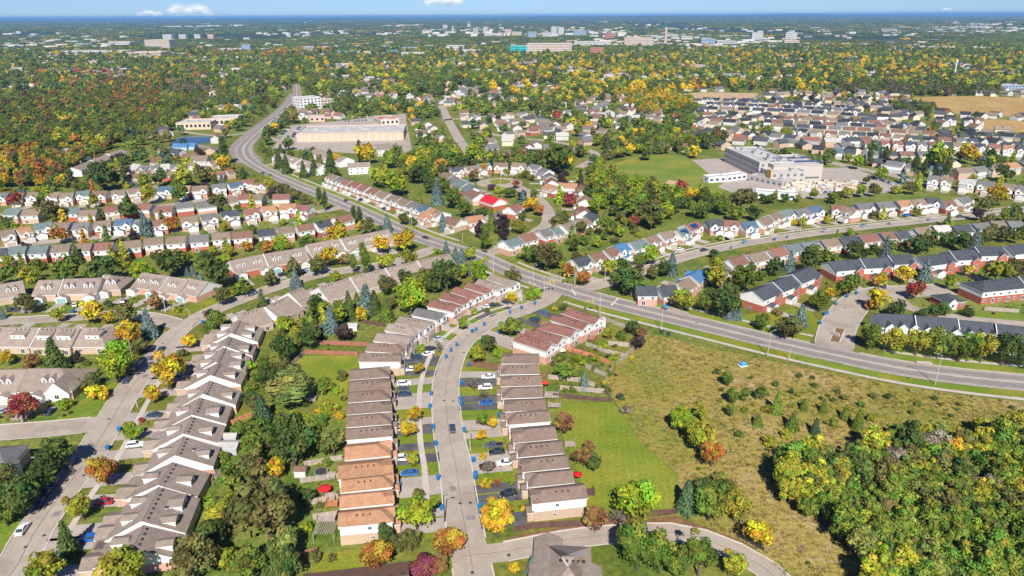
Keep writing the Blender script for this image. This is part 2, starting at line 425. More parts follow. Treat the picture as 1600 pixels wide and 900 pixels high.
# road markings on the main road: double centre line, lane edge, dashes, stop bars
def marks():
    mb = MB(); line = R1
    def strip(o0, o1, i0, i1, dash=0):
        for i in range(i0, i1):
            if dash and (i // dash) % 2: continue
            a0, a1 = line[i] + perp(line, i) * o0, line[i + 1] + perp(line, i + 1) * o0
            b0, b1 = line[i] + perp(line, i) * o1, line[i + 1] + perp(line, i + 1) * o1
            mb.face([(a0.x, a0.y, .105), (b0.x, b0.y, .105), (b1.x, b1.y, .105), (a1.x, a1.y, .105)])
    n = len(line) - 1
    strip(-.55, -.25, 0, n); strip(.25, .55, 0, n)
    tag(link('centre_line', mb.mesh('centre_line', ['paint'])), kind='structure')
    mb = MB(); strip(-5.3, -5.1, 0, n); strip(5.1, 5.3, 0, n)
    tag(link('lane_line', mb.mesh('lane_line', ['paint'])), kind='structure')
    for a, b in [((966, 466), (955, 478)), ((826, 440), (838, 445)), ((838, 452), (856, 449)), ((893, 452), (900, 462))]:
        A, B = P(*a), P(*b); d = (B - A).normalized(); nn = Vector((-d.y, d.x, 0)) * .3
        m2 = MB(); m2.face([(v.x, v.y, .11) for v in (A - nn, B - nn, B + nn, A + nn)])
        tag(link('stop_line', m2.mesh('stop_line', ['paint'])), kind='structure')
marks()
# sidewalks and verges beside roads
def sub(line, x0=None, x1=None, y0=None, y1=None):
    out = []
    for p in line:
        q = Q(p)
        if (x0 is None or q[0] >= x0) and (x1 is None or q[0] <= x1) and (y0 is None or q[1] >= y0) and (y1 is None or q[1] <= y1): out.append(p)
    return out
def walk(line, o, w=1.7, z=.12, name='pavement', verge=None):
    if len(line) < 2: return
    ribbon(name, line, o - w / 2, o + w / 2, 'concrete', z)
    for p in line[::2]: occ_disc(p.x, p.y, abs(o) + 1)
side = 1 if Q(R1[5] + perp(R1, 5) * 10)[1] < Q(R1[5])[1] else -1        # side of R1 away from the camera
for seg in (sub(R1, 1360, 1700), sub(R1, 945, 1260)):
    walk(seg, side * 13.0); ribbon('verge', seg, side * 6.5, side * 12, 'lawn', .05); ribbon('verge', seg, side * 14, side * 18, 'lawn', .045)
for seg in (sub(R1, 905, 1800),):
    walk(seg, -side * 12.2); ribbon('verge', seg, -side * 6.5, -side * 11.3, 'lawn', .05)
seg = sub(R1, 780, 868); walk(seg, side * 10.5); ribbon('verge', seg, side * 6.5, side * 9.6, 'lawn', .05)
seg = sub(R1, 400, 700, 255); walk(seg, side * 11.5); ribbon('verge', seg, side * 6.5, side * 10.6, 'lawn', .05)
seg = sub(R1, 560, 640, 255); ribbon('verge', seg, -side * 6.5, -side * 10, 'lawn', .05)
seg = sub(R1, 775, 850); walk(seg, -side * 10.0); ribbon('verge', seg, -side * 6.5, -side * 9, 'lawn', .05)
s2 = -1 if Q(R2[20] + perp(R2, 20) * 5)[0] > Q(R2[20])[0] else 1                # west side of the central street
walk(sub(R2, 0, 850, 470, 800), s2 * 8.4, 1.6)
s4 = 1 if Q(R4[20] + perp(R4, 20) * 5)[0] > Q(R4[20])[0] else -1
walk(sub(R4, 0, 270, 560, 960), s4 * 8.2, 1.6)
s3 = 1 if Q(R3[20] + perp(R3, 20) * 5)[1] < Q(R3[20])[1] else -1
walk(sub(R3, 960, 1600), s3 * 7.4, 1.5)
# areas
A_MEADOW = [(985, 546), (1005, 519), (1100, 541.5), (1200, 563.5), (1350, 594), (1500, 617), (1720, 645), (1720, 1100), (1290, 1010), (1215, 890), (1180, 855), (1120, 830), (1060, 806), (1060, 740), (1000, 690), (960, 625), (945, 590)]
sheet('meadow', A_MEADOW, 'meadow', .03)
sheet('lawn', [(868, 632), (958, 628), (1000, 690), (1058, 742), (1060, 806), (1012, 810), (925, 812), (912, 770), (890, 700), (868, 660)], 'mown', .04)
sheet('lawn', [(455, 572), (475, 556), (560, 556), (560, 575), (545, 585), (540, 640), (500, 640), (470, 600)], 'mown', .04)
sheet('lawn', [(500, 865), (560, 858), (600, 880), (560, 900), (480, 905)], 'lawn', .04)
sheet('lawn', [(1030, 495), (1170, 512), (1262, 532), (1282, 505), (1262, 480), (1140, 495), (1100, 480)], 'lawn', .04)
sheet('lawn', [(1500, 495), (1600, 502), (1600, 492), (1520, 484)], 'lawn', .04)
sheet('lawn', [(258, 492), (330, 492), (392, 462), (385, 448), (330, 460), (300, 475)], 'lawn', .04)
sheet('lawn', [(80, 660), (130, 658), (175, 628), (196, 590), (150, 610)], 'lawn', .04)
sheet('lawn', [(0, 865), (48, 803), (40, 775), (0, 800)], 'lawn', .04)
sheet('lawn', [(330, 665), (395, 655), (400, 640), (360, 650)], 'lawn', .04)
sheet('lawn', [(735, 560), (780, 570), (782, 580), (738, 572), (728, 573)], 'mulch', .05)
sheet('sports_field', [(940, 262), (1000, 243), (1060, 243), (1120, 262), (1137, 290), (1120, 312), (1050, 300), (985, 282)], 'field', .04, occ=True)
sheet('playground', [(1082, 250), (1135, 247), (1180, 262), (1140, 292), (1115, 278)], 'drive', .06, occ=True)
sheet('ball_diamond', [(1045, 281), (1060, 284), (1050, 290), (1040, 286)], 'sand', .06)
sheet('school_yard', [(1120, 292), (1180, 262), (1330, 262), (1410, 290), (1400, 300), (1290, 310), (1170, 310)], 'drive', .05, occ=True)
sheet('car_park', [(425, 232), (455, 196), (540, 188), (600, 180), (628, 180), (638, 225), (560, 240)], 'drive', .05, occ=True)
sheet('building_site', [(1052, 148), (1100, 144), (1185, 146), (1180, 158), (1090, 160), (1060, 155)], 'sand', .05, occ=True)
sheet('dry_meadow', [(1420, 152), (1530, 150), (1700, 158), (1700, 185), (1560, 182), (1470, 176), (1450, 165)], 'dryfield', .05, occ=True)
sheet('dry_meadow', [(1510, 190), (1560, 186), (1620, 192), (1640, 208), (1540, 205)], 'dryfield', .05, occ=True)
sheet('dry_meadow', [(1330, 152), (1390, 150), (1420, 158), (1400, 168)], 'dryfield', .05)
sheet('playing_field', [(690, 105), (750, 104), (745, 108), (695, 109)], 'field', .05, occ=True)
sheet('pond', [(262, 228), (282, 214), (325, 213), (345, 220), (300, 226)], 'water', .05, occ=True)
sheet('planting_bed', [(760, 868), (860, 838), (1010, 822), (1060, 818), (1180, 858), (1168, 848), (1055, 806), (920, 816), (800, 838)], 'mulch', .045)
# oval island of the cul-de-sac and the courtyard island
def disc(cx, cy, rx, mat, z, name, ry=None):
    c = P(cx, cy); mb = MB(); n = 28; ry = ry or rx
    mb.face([(c.x + rx * math.cos(k * 6.2832 / n), c.y + ry * math.sin(k * 6.2832 / n), z) for k in range(n)])
    tag(link(name, mb.mesh(name, [mat])), kind='structure'); occ_disc(c.x, c.y, rx)
disc(781, 286, 17, 'road', .08, 'cul_de_sac'); disc(781, 284, 8.5, 'lawn', .2, 'grass_island')
disc(781, 284, 9.0, 'kerb', .14, 'kerb')
c0, c1 = P(1304, 534), P(1313, 514)
isl = [c0, (c0 + c1) / 2, c1]
ribbon('kerb', isl, -1.9, 1.9, 'kerb', .14); ribbon('grass_island', isl, -1.5, 1.5, 'mulch', .2)
# trodden paths in the meadow
for px in ([(1290, 868), (1308, 836), (1330, 866), (1352, 890)], [(1255, 871), (1300, 877), (1345, 885)]):
    ribbon('footpath', smooth([P(x, y) for x, y in px], 2), -.22, .22, 'path', .05)

# ------------------------------------------------------------------ houses
CACHE = {}
def cached(key, fn):
    if key not in CACHE: CACHE[key] = fn()
    return CACHE[key]
def roofmesh(L, Wd, he, hr, hA, hB, ov=.4, th=.22, name='roof'):
    """ridge along X; hA / hB: set-back of the ridge at the -X / +X end (0 = gable)"""
    def fn():
        mb = MB(); sl = (hr - he) / (Wd / 2); ze = he - ov * sl
        x0, x1 = -L / 2 - ov, L / 2 + ov; y = Wd / 2 + ov
        rx0 = x0 + (hA + ov if hA else 0); rx1 = x1 - (hB + ov if hB else 0)
        for s in (-1, 1):
            q = [(x0, s * y, ze), (x1, s * y, ze), (rx1, 0, hr), (rx0, 0, hr)]
            mb.face(q if s < 0 else q[::-1], 0)
            mb.face([(x0, s * y, ze - th), (x1, s * y, ze - th), (x1, s * y, ze), (x0, s * y, ze)], 1)
        for xe, rx, h in ((x0, rx0, hA), (x1, rx1, hB)):
            if h:
                mb.face([(xe, -y, ze), (xe, y, ze), (rx, 0, hr)], 0)
                mb.face([(xe, -y, ze - th), (xe, y, ze - th), (xe, y, ze), (xe, -y, ze)], 1)
            else:
                for s in (-1, 1):
                    mb.face([(xe, s * y, ze - th), (xe, s * y, ze), (xe, 0, hr), (xe, 0, hr - th * 1.3)], 1)
        mb.face([(x0, -y, ze - th), (x1, -y, ze - th), (rx1, 0, hr - th * 1.3), (rx0, 0, hr - th * 1.3)], 1)
        mb.face([(x0, y, ze - th), (x1, y, ze - th), (rx1, 0, hr - th * 1.3), (rx0, 0, hr - th * 1.3)], 1)
        # ridge cap
        mb.box(rx0, rx1, -.16, .16, hr - .05, hr + .05, 0)
        return mb.mesh(name, ['roof', 'fascia'])
    return cached(('roof', round(L, 1), round(Wd, 1), round(he, 1), round(hr, 1), hA, hB, ov, th), fn)
def wallmesh(L, Wd, z0, he, hr, hA, hB, mat='wall', infl=0):
    def fn():
        mb = MB(); x, y = L / 2 + infl, Wd / 2 + infl
        mb.box(-x, x, -y, y, z0, he - .02)
        if hr:
            for s, h in ((-1, hA), (1, hB)):
                if not h: mb.face([(s * x, -y, he - .03), (s * x, y, he - .03), (s * x, 0, hr - .12)])
        return mb.mesh('wall', [mat])
    return cached(('wall', round(L, 1), round(Wd, 1), z0, round(he, 1), round(hr, 1), hA, hB, mat, infl), fn)
def wing(w, y0, y1, z0, ze, sl, name='wing', wallm='wall', win=True, ov=.25, shed=False, fac=True):
    """gabled wing whose front face is at y0 and which runs back to y1; roof slope sl (used for dormers, cross gables, garages)"""
    def fn():
        mb = MB(); x = w / 2; zr = ze + x * sl; s = 1 if y1 > y0 else -1; yo = y0 - s * ov
        mb.box(-x, x, min(y0, y1), max(y0, y1), z0, ze, 0)
        if shed:
            mb.face([(-x - ov, yo, ze - .02), (x + ov, yo, ze - .02), (x + ov, y1, ze + abs(y1 - y0) * sl), (-x - ov, y1, ze + abs(y1 - y0) * sl)], 1)
            mb.face([(-x - ov, yo, ze - .22), (x + ov, yo, ze - .22), (x + ov, yo, ze - .02), (-x - ov, yo, ze - .02)], 2)
            for q in (-1, 1): mb.face([(q * x, y0, ze), (q * x, y1, ze), (q * x, y1, ze + abs(y1 - y0) * sl - .03)], 0)
        else:
            mb.face([(-x, y0, ze - .01), (x, y0, ze - .01), (0, y0, zr - .06)], 0)
            zo = ze - ov * sl
            for q in (-1, 1):
                mb.face([(q * (x + ov), yo, zo), (q * (x + ov), y1, zo), (0, y1, zr), (0, yo, zr)], 1)
                mb.face([(q * (x + ov), yo, zo), (0, yo, zr), (0, yo, zr - .2), (q * (x + ov), yo, zo - .16)], 2)
                mb.face([(q * (x + ov), yo, zo), (q * (x + ov), y1, zo), (q * (x + ov), y1, zo - .16), (q * (x + ov), yo, zo - .16)], 2)
        if win:
            ww = min(.42 * w, 1.3) / 2; wh = .8 * (ze - z0) / 2 if ze - z0 < 2 else .7; zc = (z0 + ze) / 2 + .15
            d = y0 - s * .06
            mb.face([(-ww - .12, d + s * .02, zc - wh - .12), (ww + .12, d + s * .02, zc - wh - .12), (ww + .12, d + s * .02, zc + wh + .12), (-ww - .12, d + s * .02, zc + wh + .12)], 2)
            mb.face([(-ww, d, zc - wh), (ww, d, zc - wh), (ww, d, zc + wh), (-ww, d, zc + wh)], 3)
            mb.face([(-.05, d - s * .02, zc - wh), (.05, d - s * .02, zc - wh), (.05, d - s * .02, zc + wh), (-.05, d - s * .02, zc + wh)], 2)
        return mb.mesh(name, [{'wall': 'white', 'brick': 'brick_tan', 'bred': 'brick_red', 'cream': 'cream'}[wallm], 'roof', 'fascia', 'glass'])
    return cached(('wing', round(w, 1), round(y0, 1), round(y1, 1), round(z0, 1), round(ze, 1), round(sl, 2), wallm, win, ov, shed), fn)
def winmesh():
    mb = MB(); t = .1
    mb.box(-.5, .5, -.07, 0, -.5, .5, 0, True)
    mb.face([(-.42, -.075, -.42), (-.03, -.075, -.42), (-.03, -.075, .42), (-.42, -.075, .42)], 1)
    mb.face([(.03, -.075, -.42), (.42, -.075, -.42), (.42, -.075, .42), (.03, -.075, .42)], 1)
    return mb.mesh('window', ['white', 'glass'])
WIN = winmesh()
def doormesh():
    mb = MB(); mb.box(-.5, .5, -.07, 0, 0, 1, 0)
    for k in (.25, .5, .75): mb.face([(-.46, -.08, k - .01), (.46, -.08, k - .01), (.46, -.08, k + .01), (-.46, -.08, k + .01)], 1)
    return mb.mesh('garage_door', ['flat', 'darkmetal'])
GDOOR = doormesh()
def fdoor():
    mb = MB(); mb.box(-.5, .5, -.07, 0, 0, 1, 0); mb.face([(-.25, -.08, .55), (.25, -.08, .55), (.25, -.08, .9), (-.25, -.08, .9)], 1)
    return mb.mesh('door', ['flat', 'glass'])
FDOOR = fdoor()
def place(name, me, par, x, y, z, w, h, side, color=None):
    """side: 's' faces -Y, 'n' +Y, 'e' +X, 'w' -X (building axes)"""
    return link(name, me, par, (x, y, z), {'s': 0, 'e': math.pi / 2, 'n': math.pi, 'w': -math.pi / 2}[side], color, (w, 1, h))
def ventmesh():
    mb = MB(); mb.box(-.22, .22, -.22, .22, -.1, .28, 0); return mb.mesh('roof_vent', ['darkmetal'])
VENT = ventmesh()
WHITE = (.74, .73, .70); CREAM = (.60, .52, .40); BRED = (.40, .12, .075); BTAN = (.50, .37, .27); BPINK = (.52, .30, .22); GREYW = (.42, .43, .44); BLUEW = (.40, .50, .60)
RC = {'m': (.195, .142, .112, 'brown-grey'), 't': (.215, .162, .120, 'tan-brown'), 'o': (.365, .20, .115, 'orange-brown'), 'r': (.225, .112, .088, 'reddish-brown'), 'g': (.155, .15, .145, 'mid-grey'),
      's': (.068, .075, .088, 'dark slate-grey'), 'e': (.14, .178, .168, 'grey-green'), 'b': (.085, .135, .19, 'slate-blue'), 'B': (.07, .17, .32, 'bright blue'), 'R': (.60, .02, .035, 'bright red'),
      'w': (.27, .215, .178, 'warm grey'), 'l': (.42, .40, .37, 'pale grey'), 'k': (.19, .108, .078, 'dark brown'), 'd': (.038, .04, .048, 'charcoal')}
def jit(c, a=.06):
    k = 1 + random.uniform(-a, a); return tuple(v * k for v in c[:3])
HB = []    # footprints of houses

def bld(A, B, hr, Wd, he, hA=0, hB=0, ov=.4, name='house', label='', cat='house', group=None, roof='m', wall=WHITE, base=BTAN, bh=2.9, flip=False):
    A = P(*A, hr) if len(A) == 2 else Vector(A); B = P(*B, hr) if len(B) == 2 else Vector(B)
    if flip: A, B = B, A
    c = (A + B) / 2; d = B - A; L = d.length - 2 * ov; ang = math.atan2(d.y, d.x)
    L = round(L * 2) / 2 if L > 4 else round(L, 1)
    r = root(name, (c.x, c.y, 0), ang, label, cat, group)
    rc = jit(RC[roof], .08)
    link('roof', roofmesh(L, Wd, he, hr, hA, hB, ov), r, color=rc)
    link('wall', wallmesh(L, Wd, 0, he, hr, hA, hB), r, color=jit(wall, .03))
    if base: link('lower_wall', wallmesh(L, Wd, 0, bh, 0, 0, 0, 'brick', .06), r, color=jit(base, .08))
    occ_rect((c.x, c.y), ang, L / 2 + 1.5, Wd / 2 + 1.5); HB.append((c.x, c.y, max(L, Wd) / 2, ang))
    return r, L, rc, c
CARC = []
# ---- the two rows of the central street: ridge runs from the street front to the back
WROW = [('o', 529, 802, 614, 794), ('o', 531, 775, 613, 767), ('o', 533, 751, 613, 742), ('o', 528, 728, 612, 720), ('o', 538, 699, 611, 692), ('m', 540, 671, 612, 665), ('m', 542, 651, 611, 646), ('m', 543, 632, 611, 627), ('m', 544, 614, 610, 609), ('m', 545, 597, 609, 592), ('m', 546, 579, 608, 574), ('m', 562, 552, 626, 552), ('m', 575, 536, 634, 539), ('w', 589, 520, 642, 526), ('w', 607, 505, 655, 514), ('w', 625, 494, 671, 503), ('g', 650, 481, 691, 490), ('r', 674, 468, 715, 477), ('r', 694, 457, 731, 467), ('r', 712, 448, 748, 459), ('r', 731, 441, 766, 451), ('w', 748, 435, 786, 446), ('w', 768, 428, 805, 440)]
EROW = [('m', 830, 767, 914, 758), ('m', 823, 742, 895, 735), ('m', 815, 719, 886, 712), ('m', 808, 696, 877, 690), ('m', 800, 673, 868, 667), ('m', 792, 647, 858, 642), ('m', 788, 627, 852, 624), ('m', 784, 607, 847, 605), ('m', 782, 589, 847, 587), ('m', 782, 571, 842, 570), ('m', 785, 554, 842, 554), ('r', 808, 521, 862, 538), ('r', 827, 512, 879, 527), ('r', 846, 502, 900, 516), ('r', 868, 490, 919, 506), ('r', 885, 480, 937, 497)]
def steprow(rows, street_right, group, phrase):
    for i, (rc, x1, y1, x2, y2) in enumerate(rows):
        last = i == 0
        a, b = ((x1, y1), (x2, y2)) if street_right else ((x2, y2), (x1, y1))     # b = street end
        nth = 'nearest the camera' if i == 0 else NTH[i] + ' from the near end'
        step = .25 * ((i * 7) % 3) * (0 if i in (0,) else 1)
        # how wide is the plot here
        j = i + 1 if i + 1 < len(rows) else i - 1
        m0 = (P((x1 + x2) / 2, (y1 + y2) / 2, 7.0)); m1 = P((rows[j][1] + rows[j][3]) / 2, (rows[j][2] + rows[j][4]) / 2, 7.0)
        d = P(*b, 7.0) - P(*a, 7.0); pd = Vector((-d.y, d.x, 0)).normalized()
        pitch = min(8.0, max(6.0, abs((m1 - m0).dot(pd))))
        Wd = round((pitch - 1.15) * 2) / 2
        r, L, col, c = bld(a, b, 7.0, Wd, 5.6, 0, Wd / 2 * 1.0, .35, 'townhouse', f'{RC[rc][3]} roofed townhouse, {nth}, {phrase}', 'townhouse', group, rc, WHITE, BTAN if rc != 'r' else BPINK, 2.8)
        X = L / 2
        # garage wing towards the street, with its own little roof, door, porch
        gw = Wd * .52; gx = -Wd / 2 + gw / 2 + .25 if (i % 2) else Wd / 2 - gw / 2 - .25
        g = link('garage', wing(gw, 0, 2.6, 0, 2.7, .45, 'garage', 'brick', False), r, (X + 1.6, gx, 0), math.pi / 2, col)
        place('garage_door', GDOOR, g, 0, -.02, .1, gw - .8, 2.2, 's', (.6, .58, .55) if i % 3 else (.35, .28, .22))
        px = -gx * .9
        place('door', FDOOR, r, X + .07, px, .2, 1.0, 2.1, 'e', random.choice([(.25, .05, .04), (.08, .1, .14), (.5, .48, .44)]))
        place('window', WIN, r, X + .02, -Wd * .22, 4.3, 1.4, 1.3, 'e'); place('window', WIN, r, X + .02, Wd * .22, 4.3, 1.4, 1.3, 'e')
        # street-side gable over the upper floor
        sgw = Wd * .5
        fg = link('front_gable', wing(sgw, 0, 3.0, 3.0, 5.5, .75, 'front_gable', 'wall', True), r, (X + .45, gx, 0), math.pi / 2, col)
        # back: two windows and a patio door
        place('window', WIN, r, -X - .02, Wd * .22, 4.3, 1.3, 1.2, 'w'); place('window', WIN, r, -X - .02, -Wd * .22, 4.3, 1.0, 1.1, 'w')
        place('patio_door', WIN, r, -X - .08, -Wd * .15, 1.25, 1.9, 2.1, 'w')
        nearside = -1 if (r.matrix_basis.to_3x3() @ Vector((0, 1, 0))).y > 0 else 1
        if last or abs(Wd - 7) > 9:
            place('window', WIN, r, .8, nearside * (Wd / 2 + .02), 4.2, .9, .9, 's' if nearside < 0 else 'n')
            place('window', WIN, r, 1.4, nearside * (Wd / 2 + .08), 1.6, 1.1, .5, 's' if nearside < 0 else 'n')
        # roof furniture
        for k in range(3 + i % 2):
            t = -X * .35 + k * 1.5
            if i % 3 != 1: link('roof_vent', VENT, r, (t, nearside * .9, 7.0 - .9 * (1.4 / (Wd / 2)) + .05), scale=(.8, .8, .9))
        # driveway and front lawn out to the street
        dx = (r.matrix_basis.to_3x3() @ Vector((1, 0, 0))); dy = (r.matrix_basis.to_3x3() @ Vector((0, 1, 0)))
        fr = c + dx * (X + 1.7)
        n = 0; p = fr.copy()
        line, w = ROADS['central']
        q = min(line, key=lambda s: (s - (fr + dx * 14)).length)
        dist = max(3, (q - fr).dot(dx) - w / 2 + .3)
        asph = (i * 5 + (1 if street_right else 0)) % 7 in (0, 3, 5)
        hw = gw * .62 if i % 3 else gw * .85
        for nm, mt, o0, o1, z in (('front_lawn', 'lawn', -pitch / 2, pitch / 2, .045), ('driveway', 'blackdrive' if asph else 'drive', gx - hw, gx + hw, .085)):
            mb = MB(); v = [fr + dy * o0, fr + dy * o1, fr + dy * o1 + dx * dist, fr + dy * o0 + dx * dist]
            mb.face([(s.x, s.y, z + .0004 * i) for s in v])
            o = link(nm, mb.mesh(nm, [mt])); tag(o, kind='structure')
            if o.data.polygons[0].normal.z < 0: o.data.flip_normals()
        occ_rect((fr + dx * dist / 2 + dy * gx).to_2d(), math.atan2(dx.y, dx.x), dist / 2, hw)
        CARC.append((fr, dx, dy, gx, dist, i, street_right))
steprow(WROW, True, 'townhouses on the west side of the central street', 'central street left row')
steprow(EROW, False, 'townhouses on the east side of the central street', 'central street right row')

# ---- wide terraced bungalows down the left of the picture, ridge parallel to the crescent
BROW = [(224, 820, 206, 858), (248, 761, 221, 814), (270, 722, 247, 758), (287, 681, 273, 712), (299, 650, 286, 678), (312, 621, 300, 648), (328, 594, 317, 616), (340, 567, 329, 586), (349, 541, 337, 566), (358, 525, 350, 541), (372, 500, 361, 521)]
for i, (x1, y1, x2, y2) in enumerate(BROW):
    step = (0, .7, -.2, .8, .1, 0, .9, .1, .3, .8, 0)[i]
    hr = 7.0 + step; nth = 'nearest the camera' if i == 0 else NTH[i] + ' from the near end'
    r, L, col, c = bld((x1, y1), (x2, y2), hr, 17.5, 2.9 + step * .4, 0, 0, .15, 'terraced_bungalow', f'wide bungalow, {nth} in the stepped crescent terrace', 'bungalow', 'stepped bungalow terrace along the crescent', 'w', WHITE, BPINK, 2.2)
    r0 = r.matrix_basis.to_3x3()
    wsign = 1 if (r0 @ Vector((0, 1, 0))).x < 0 else -1      # local Y side that faces the street (image left)
    for k in range(max(3, int(L / 1.7))):
        t = -L / 2 + 1 + k * 1.7
        link('roof_vent', VENT, r, (t, -wsign * 1.0, hr - 1.0 * (hr - 2.9) / 8.75 + .06))
    n = 2 if L > 11 else 1
    for k in range(n):
        xx = (k + .5) * L / n - L / 2
        # street side dormer, rear side dormer
        sl = (hr - 2.9) / 8.75
        for sg, yf in ((wsign, 5.6), (-wsign, 6.6 if (i + k) % 3 else 7.4)):
            zt = hr - yf * sl
            dz = zt + 1.7
            me = wing(2.7, -yf, -max(0.5, yf - 3.6), zt - .6, dz, .35, 'dormer', 'wall', True, .2)
            o = link('dormer', me, r, (xx + (.6 if sg > 0 else -.8), 0, 0), 0 if sg < 0 else math.pi, col)
            if (i + k) % 4 == 1 and sg != wsign: o.scale = (1.6, 1, 1.03)
        gme = wing(5.6, -11.6, -6.5, 0, 2.6, .42, 'garage', 'brick', False)
        g = link('garage', gme, r, (xx - 1.0 * (1 if k % 2 else -1), 0, 0), math.pi if wsign > 0 else 0, col)
        place('garage_door', GDOOR, g, 0, -11.62, .1, 4.6, 2.2, 's', (.66, .63, .58))
        if (i + k) % 2 == 0:
            pm = cached('porch', lambda: (lambda mb: (mb.box(-1.7, 1.7, -2.6, 0, 2.5, 2.75, 0, True), mb.box(-1.6, -1.35, -2.5, -2.25, 0, 2.5, 1), mb.box(1.35, 1.6, -2.5, -2.25, 0, 2.5, 1), mb)[-1])(MB()).mesh('porch', ['roof', 'white']))
            link('porch', pm, r, (xx + 3.6 * (1 if k % 2 else -1), wsign * 8.4 * 1, 0), math.pi if wsign > 0 else 0, col)
        place('window', WIN, r, xx + 1.5, -wsign * 8.83, 1.5, 1.6, 1.3, 'n' if wsign < 0 else 's')
        place('patio_door', WIN, r, xx - 1.5, -wsign * 8.83, 1.2, 1.9, 2.1, 'n' if wsign < 0 else 's')
    sky_ = cached('skylight', lambda: (lambda mb: (mb.box(-.5, .5, -.7, .7, 0, .15, 0, mt=1), mb)[-1])(MB()).mesh('skylight', ['white', 'glass']))
    if i % 2: link('skylight', sky_, r, (0, -wsign * 3, hr - 3 * sl - .02))
    # driveways towards the crescent
    dx = (r0 @ Vector((0, wsign, 0))); ex = (r0 @ Vector((1, 0, 0)))
    for k in range(n):
        xx = (k + .5) * L / n - L / 2 - 1.0 * (1 if k % 2 else -1)
        fr = c + ex * xx + dx * 11.6; line, w = ROADS['crescent']
        q = min(line, key=lambda s: (s - (fr + dx * 6)).length); dist = max(2, min(22, (q - fr).dot(dx) - w / 2 + .5))
        mb = MB(); mb.face([(s.x, s.y, .085) for s in (fr - ex * 2.6, fr + ex * 2.6, fr + ex * 2.6 + dx * dist, fr - ex * 2.6 + dx * dist)])
        o = link('driveway', mb.mesh('driveway', ['drive'])); tag(o, kind='structure')
        if o.data.polygons[0].normal.z < 0: o.data.flip_normals()
        occ_rect((fr + dx * dist / 2).to_2d(), math.atan2(dx.y, dx.x), dist / 2, 2.6)

# ---- long grey terraces of the left half: list of ridge pieces, dormer pairs, garage gables
def terrace(pieces, Wd, hr, he, group, phrase, front='near', roof='w', wall=WHITE, base=BTAN, units=None, dorm='pair', hipR=False, hipL=False, gar=True, shedback=False, bh=2.6, name='terrace', gable=None):
    n = len(pieces)
    for i, (x1, y1, x2, y2) in enumerate(pieces):
        dz = .35 * (i % 2)
        lab = phrase if n == 1 else f'{phrase}, {ORD[i].replace(" from the left", "")} roof section'
        a, b = P(x1, y1, hr + dz), P(x2, y2, hr + dz)
        r, L, col, c = bld(tuple(a), tuple(b), hr + dz, Wd, he + dz * .5, (Wd / 2 * .9 if hipL and i == 0 else 0), (Wd / 2 * .9 if hipR and i == n - 1 else 0), .2, name, lab, 'terrace', group, roof, wall, base, bh)
        sl = (hr - he) / (Wd / 2); nu = units or max(1, round(L / 9))
        fs = 0 if front == 'near' else math.pi
        for k in range(nu):
            xx = (k + .5) * L / nu - L / 2
            sg = 1 if front == 'near' else -1
            if dorm == 'pair':
                yf = Wd / 2 * .62; zt = hr - yf * sl
                for q in (-1.25, 1.25):
                    link('dormer', wing(1.5, -yf, -1.2, zt - .5, zt + 1.25, .9, 'dormer', 'wall', True, .15), r, (xx + q, 0, dz), fs, col)
            if shedback:
                yf = Wd / 2 * .6; zt = hr - yf * sl
                link('dormer', wing(5.2, yf, .6, zt - .5, zt + 1.5, .12, 'dormer', 'wall', False, .2, True), r, (xx, 0, dz), fs, col)
                for q in (-1, 1): place('window', WIN, r, xx + q * 1.2, sg * (yf + .02), zt + .7, .8, .7, 'n' if sg > 0 else 's')
            if gable:
                gw, gp, gz = gable
                link('front_gable', wing(gw, -Wd / 2 - gp, -1.0, 0, gz, .95, 'front_gable', 'bred' if base is BRED else 'wall', True, .2), r, (xx + L / nu * .25 * sg, 0, 0), fs, col)
            if gar:
                g = link('garage', wing(4.6, -Wd / 2 - 2.6, -Wd / 2 + 2.5, 0, 2.5, .42, 'garage', 'wall', False), r, (xx + (1.8 if k % 2 else -1.8), 0, 0), fs, col)
                mb = MB(); mb.face([(-2.1, -Wd / 2 - 2.6, .085), (2.1, -Wd / 2 - 2.6, .085), (2.1, -Wd / 2 - 12.5, .085), (-2.1, -Wd / 2 - 12.5, .085)][::-1])
                o_ = link('driveway', cached(('dw', Wd), lambda: mb.mesh('driveway', ['drive'])), g)
                place('garage_door', GDOOR, g, 0, -Wd / 2 - 2.62, .1, 3.6, 2.1, 's', random.choice([(.62, .6, .56), (.5, .55, .55), (.62, .6, .56), (.25, .42, .42)]))
            for q in (-.28, .28):
                ys = -sg * (Wd / 2 + .07)
                if not gar: place('window', WIN, r, xx + q * L / nu, ys, 1.5, 1.4, 1.3, 's' if sg > 0 else 'n')
                if he > 4: place('window', WIN, r, xx + q * L / nu, -sg * (Wd / 2 + .02), 4.2, 1.3, 1.2, 's' if sg > 0 else 'n')
                ys = sg * (Wd / 2 + .08)
                place('window' if q < 0 else 'patio_door', WIN, r, xx + q * L / nu, ys, 1.5 if q < 0 else 1.2, 1.5, 1.2 if q < 0 else 2.0, 'n' if sg > 0 else 's')
                if he > 4: place('window', WIN, r, xx + q * L / nu, sg * (Wd / 2 + .02), 4.2, 1.3, 1.2, 'n' if sg > 0 else 's')
            for q in range(4):
                link('roof_vent', VENT, r, (xx - 2.4 + q * 1.6, .8 * sg, hr + dz - .8 * sl + .02), scale=(.9, .9, .9))
        if i: # raised white party-wall flashing
            mbk = ('party', round(Wd, 1), round(hr - he, 1))
            pm = cached(mbk, lambda: (lambda mb: ([mb.face([(-.12, s * (Wd / 2 + .2), he - .2), (.12, s * (Wd / 2 + .2), he - .2), (.12, 0, hr + .12), (-.12, 0, hr + .12)]) for s in (-1, 1)], mb)[-1])(MB()).mesh('flashing', ['fascia']))
            link('flashing', pm, r, (-L / 2 - .1, 0, dz + .02))
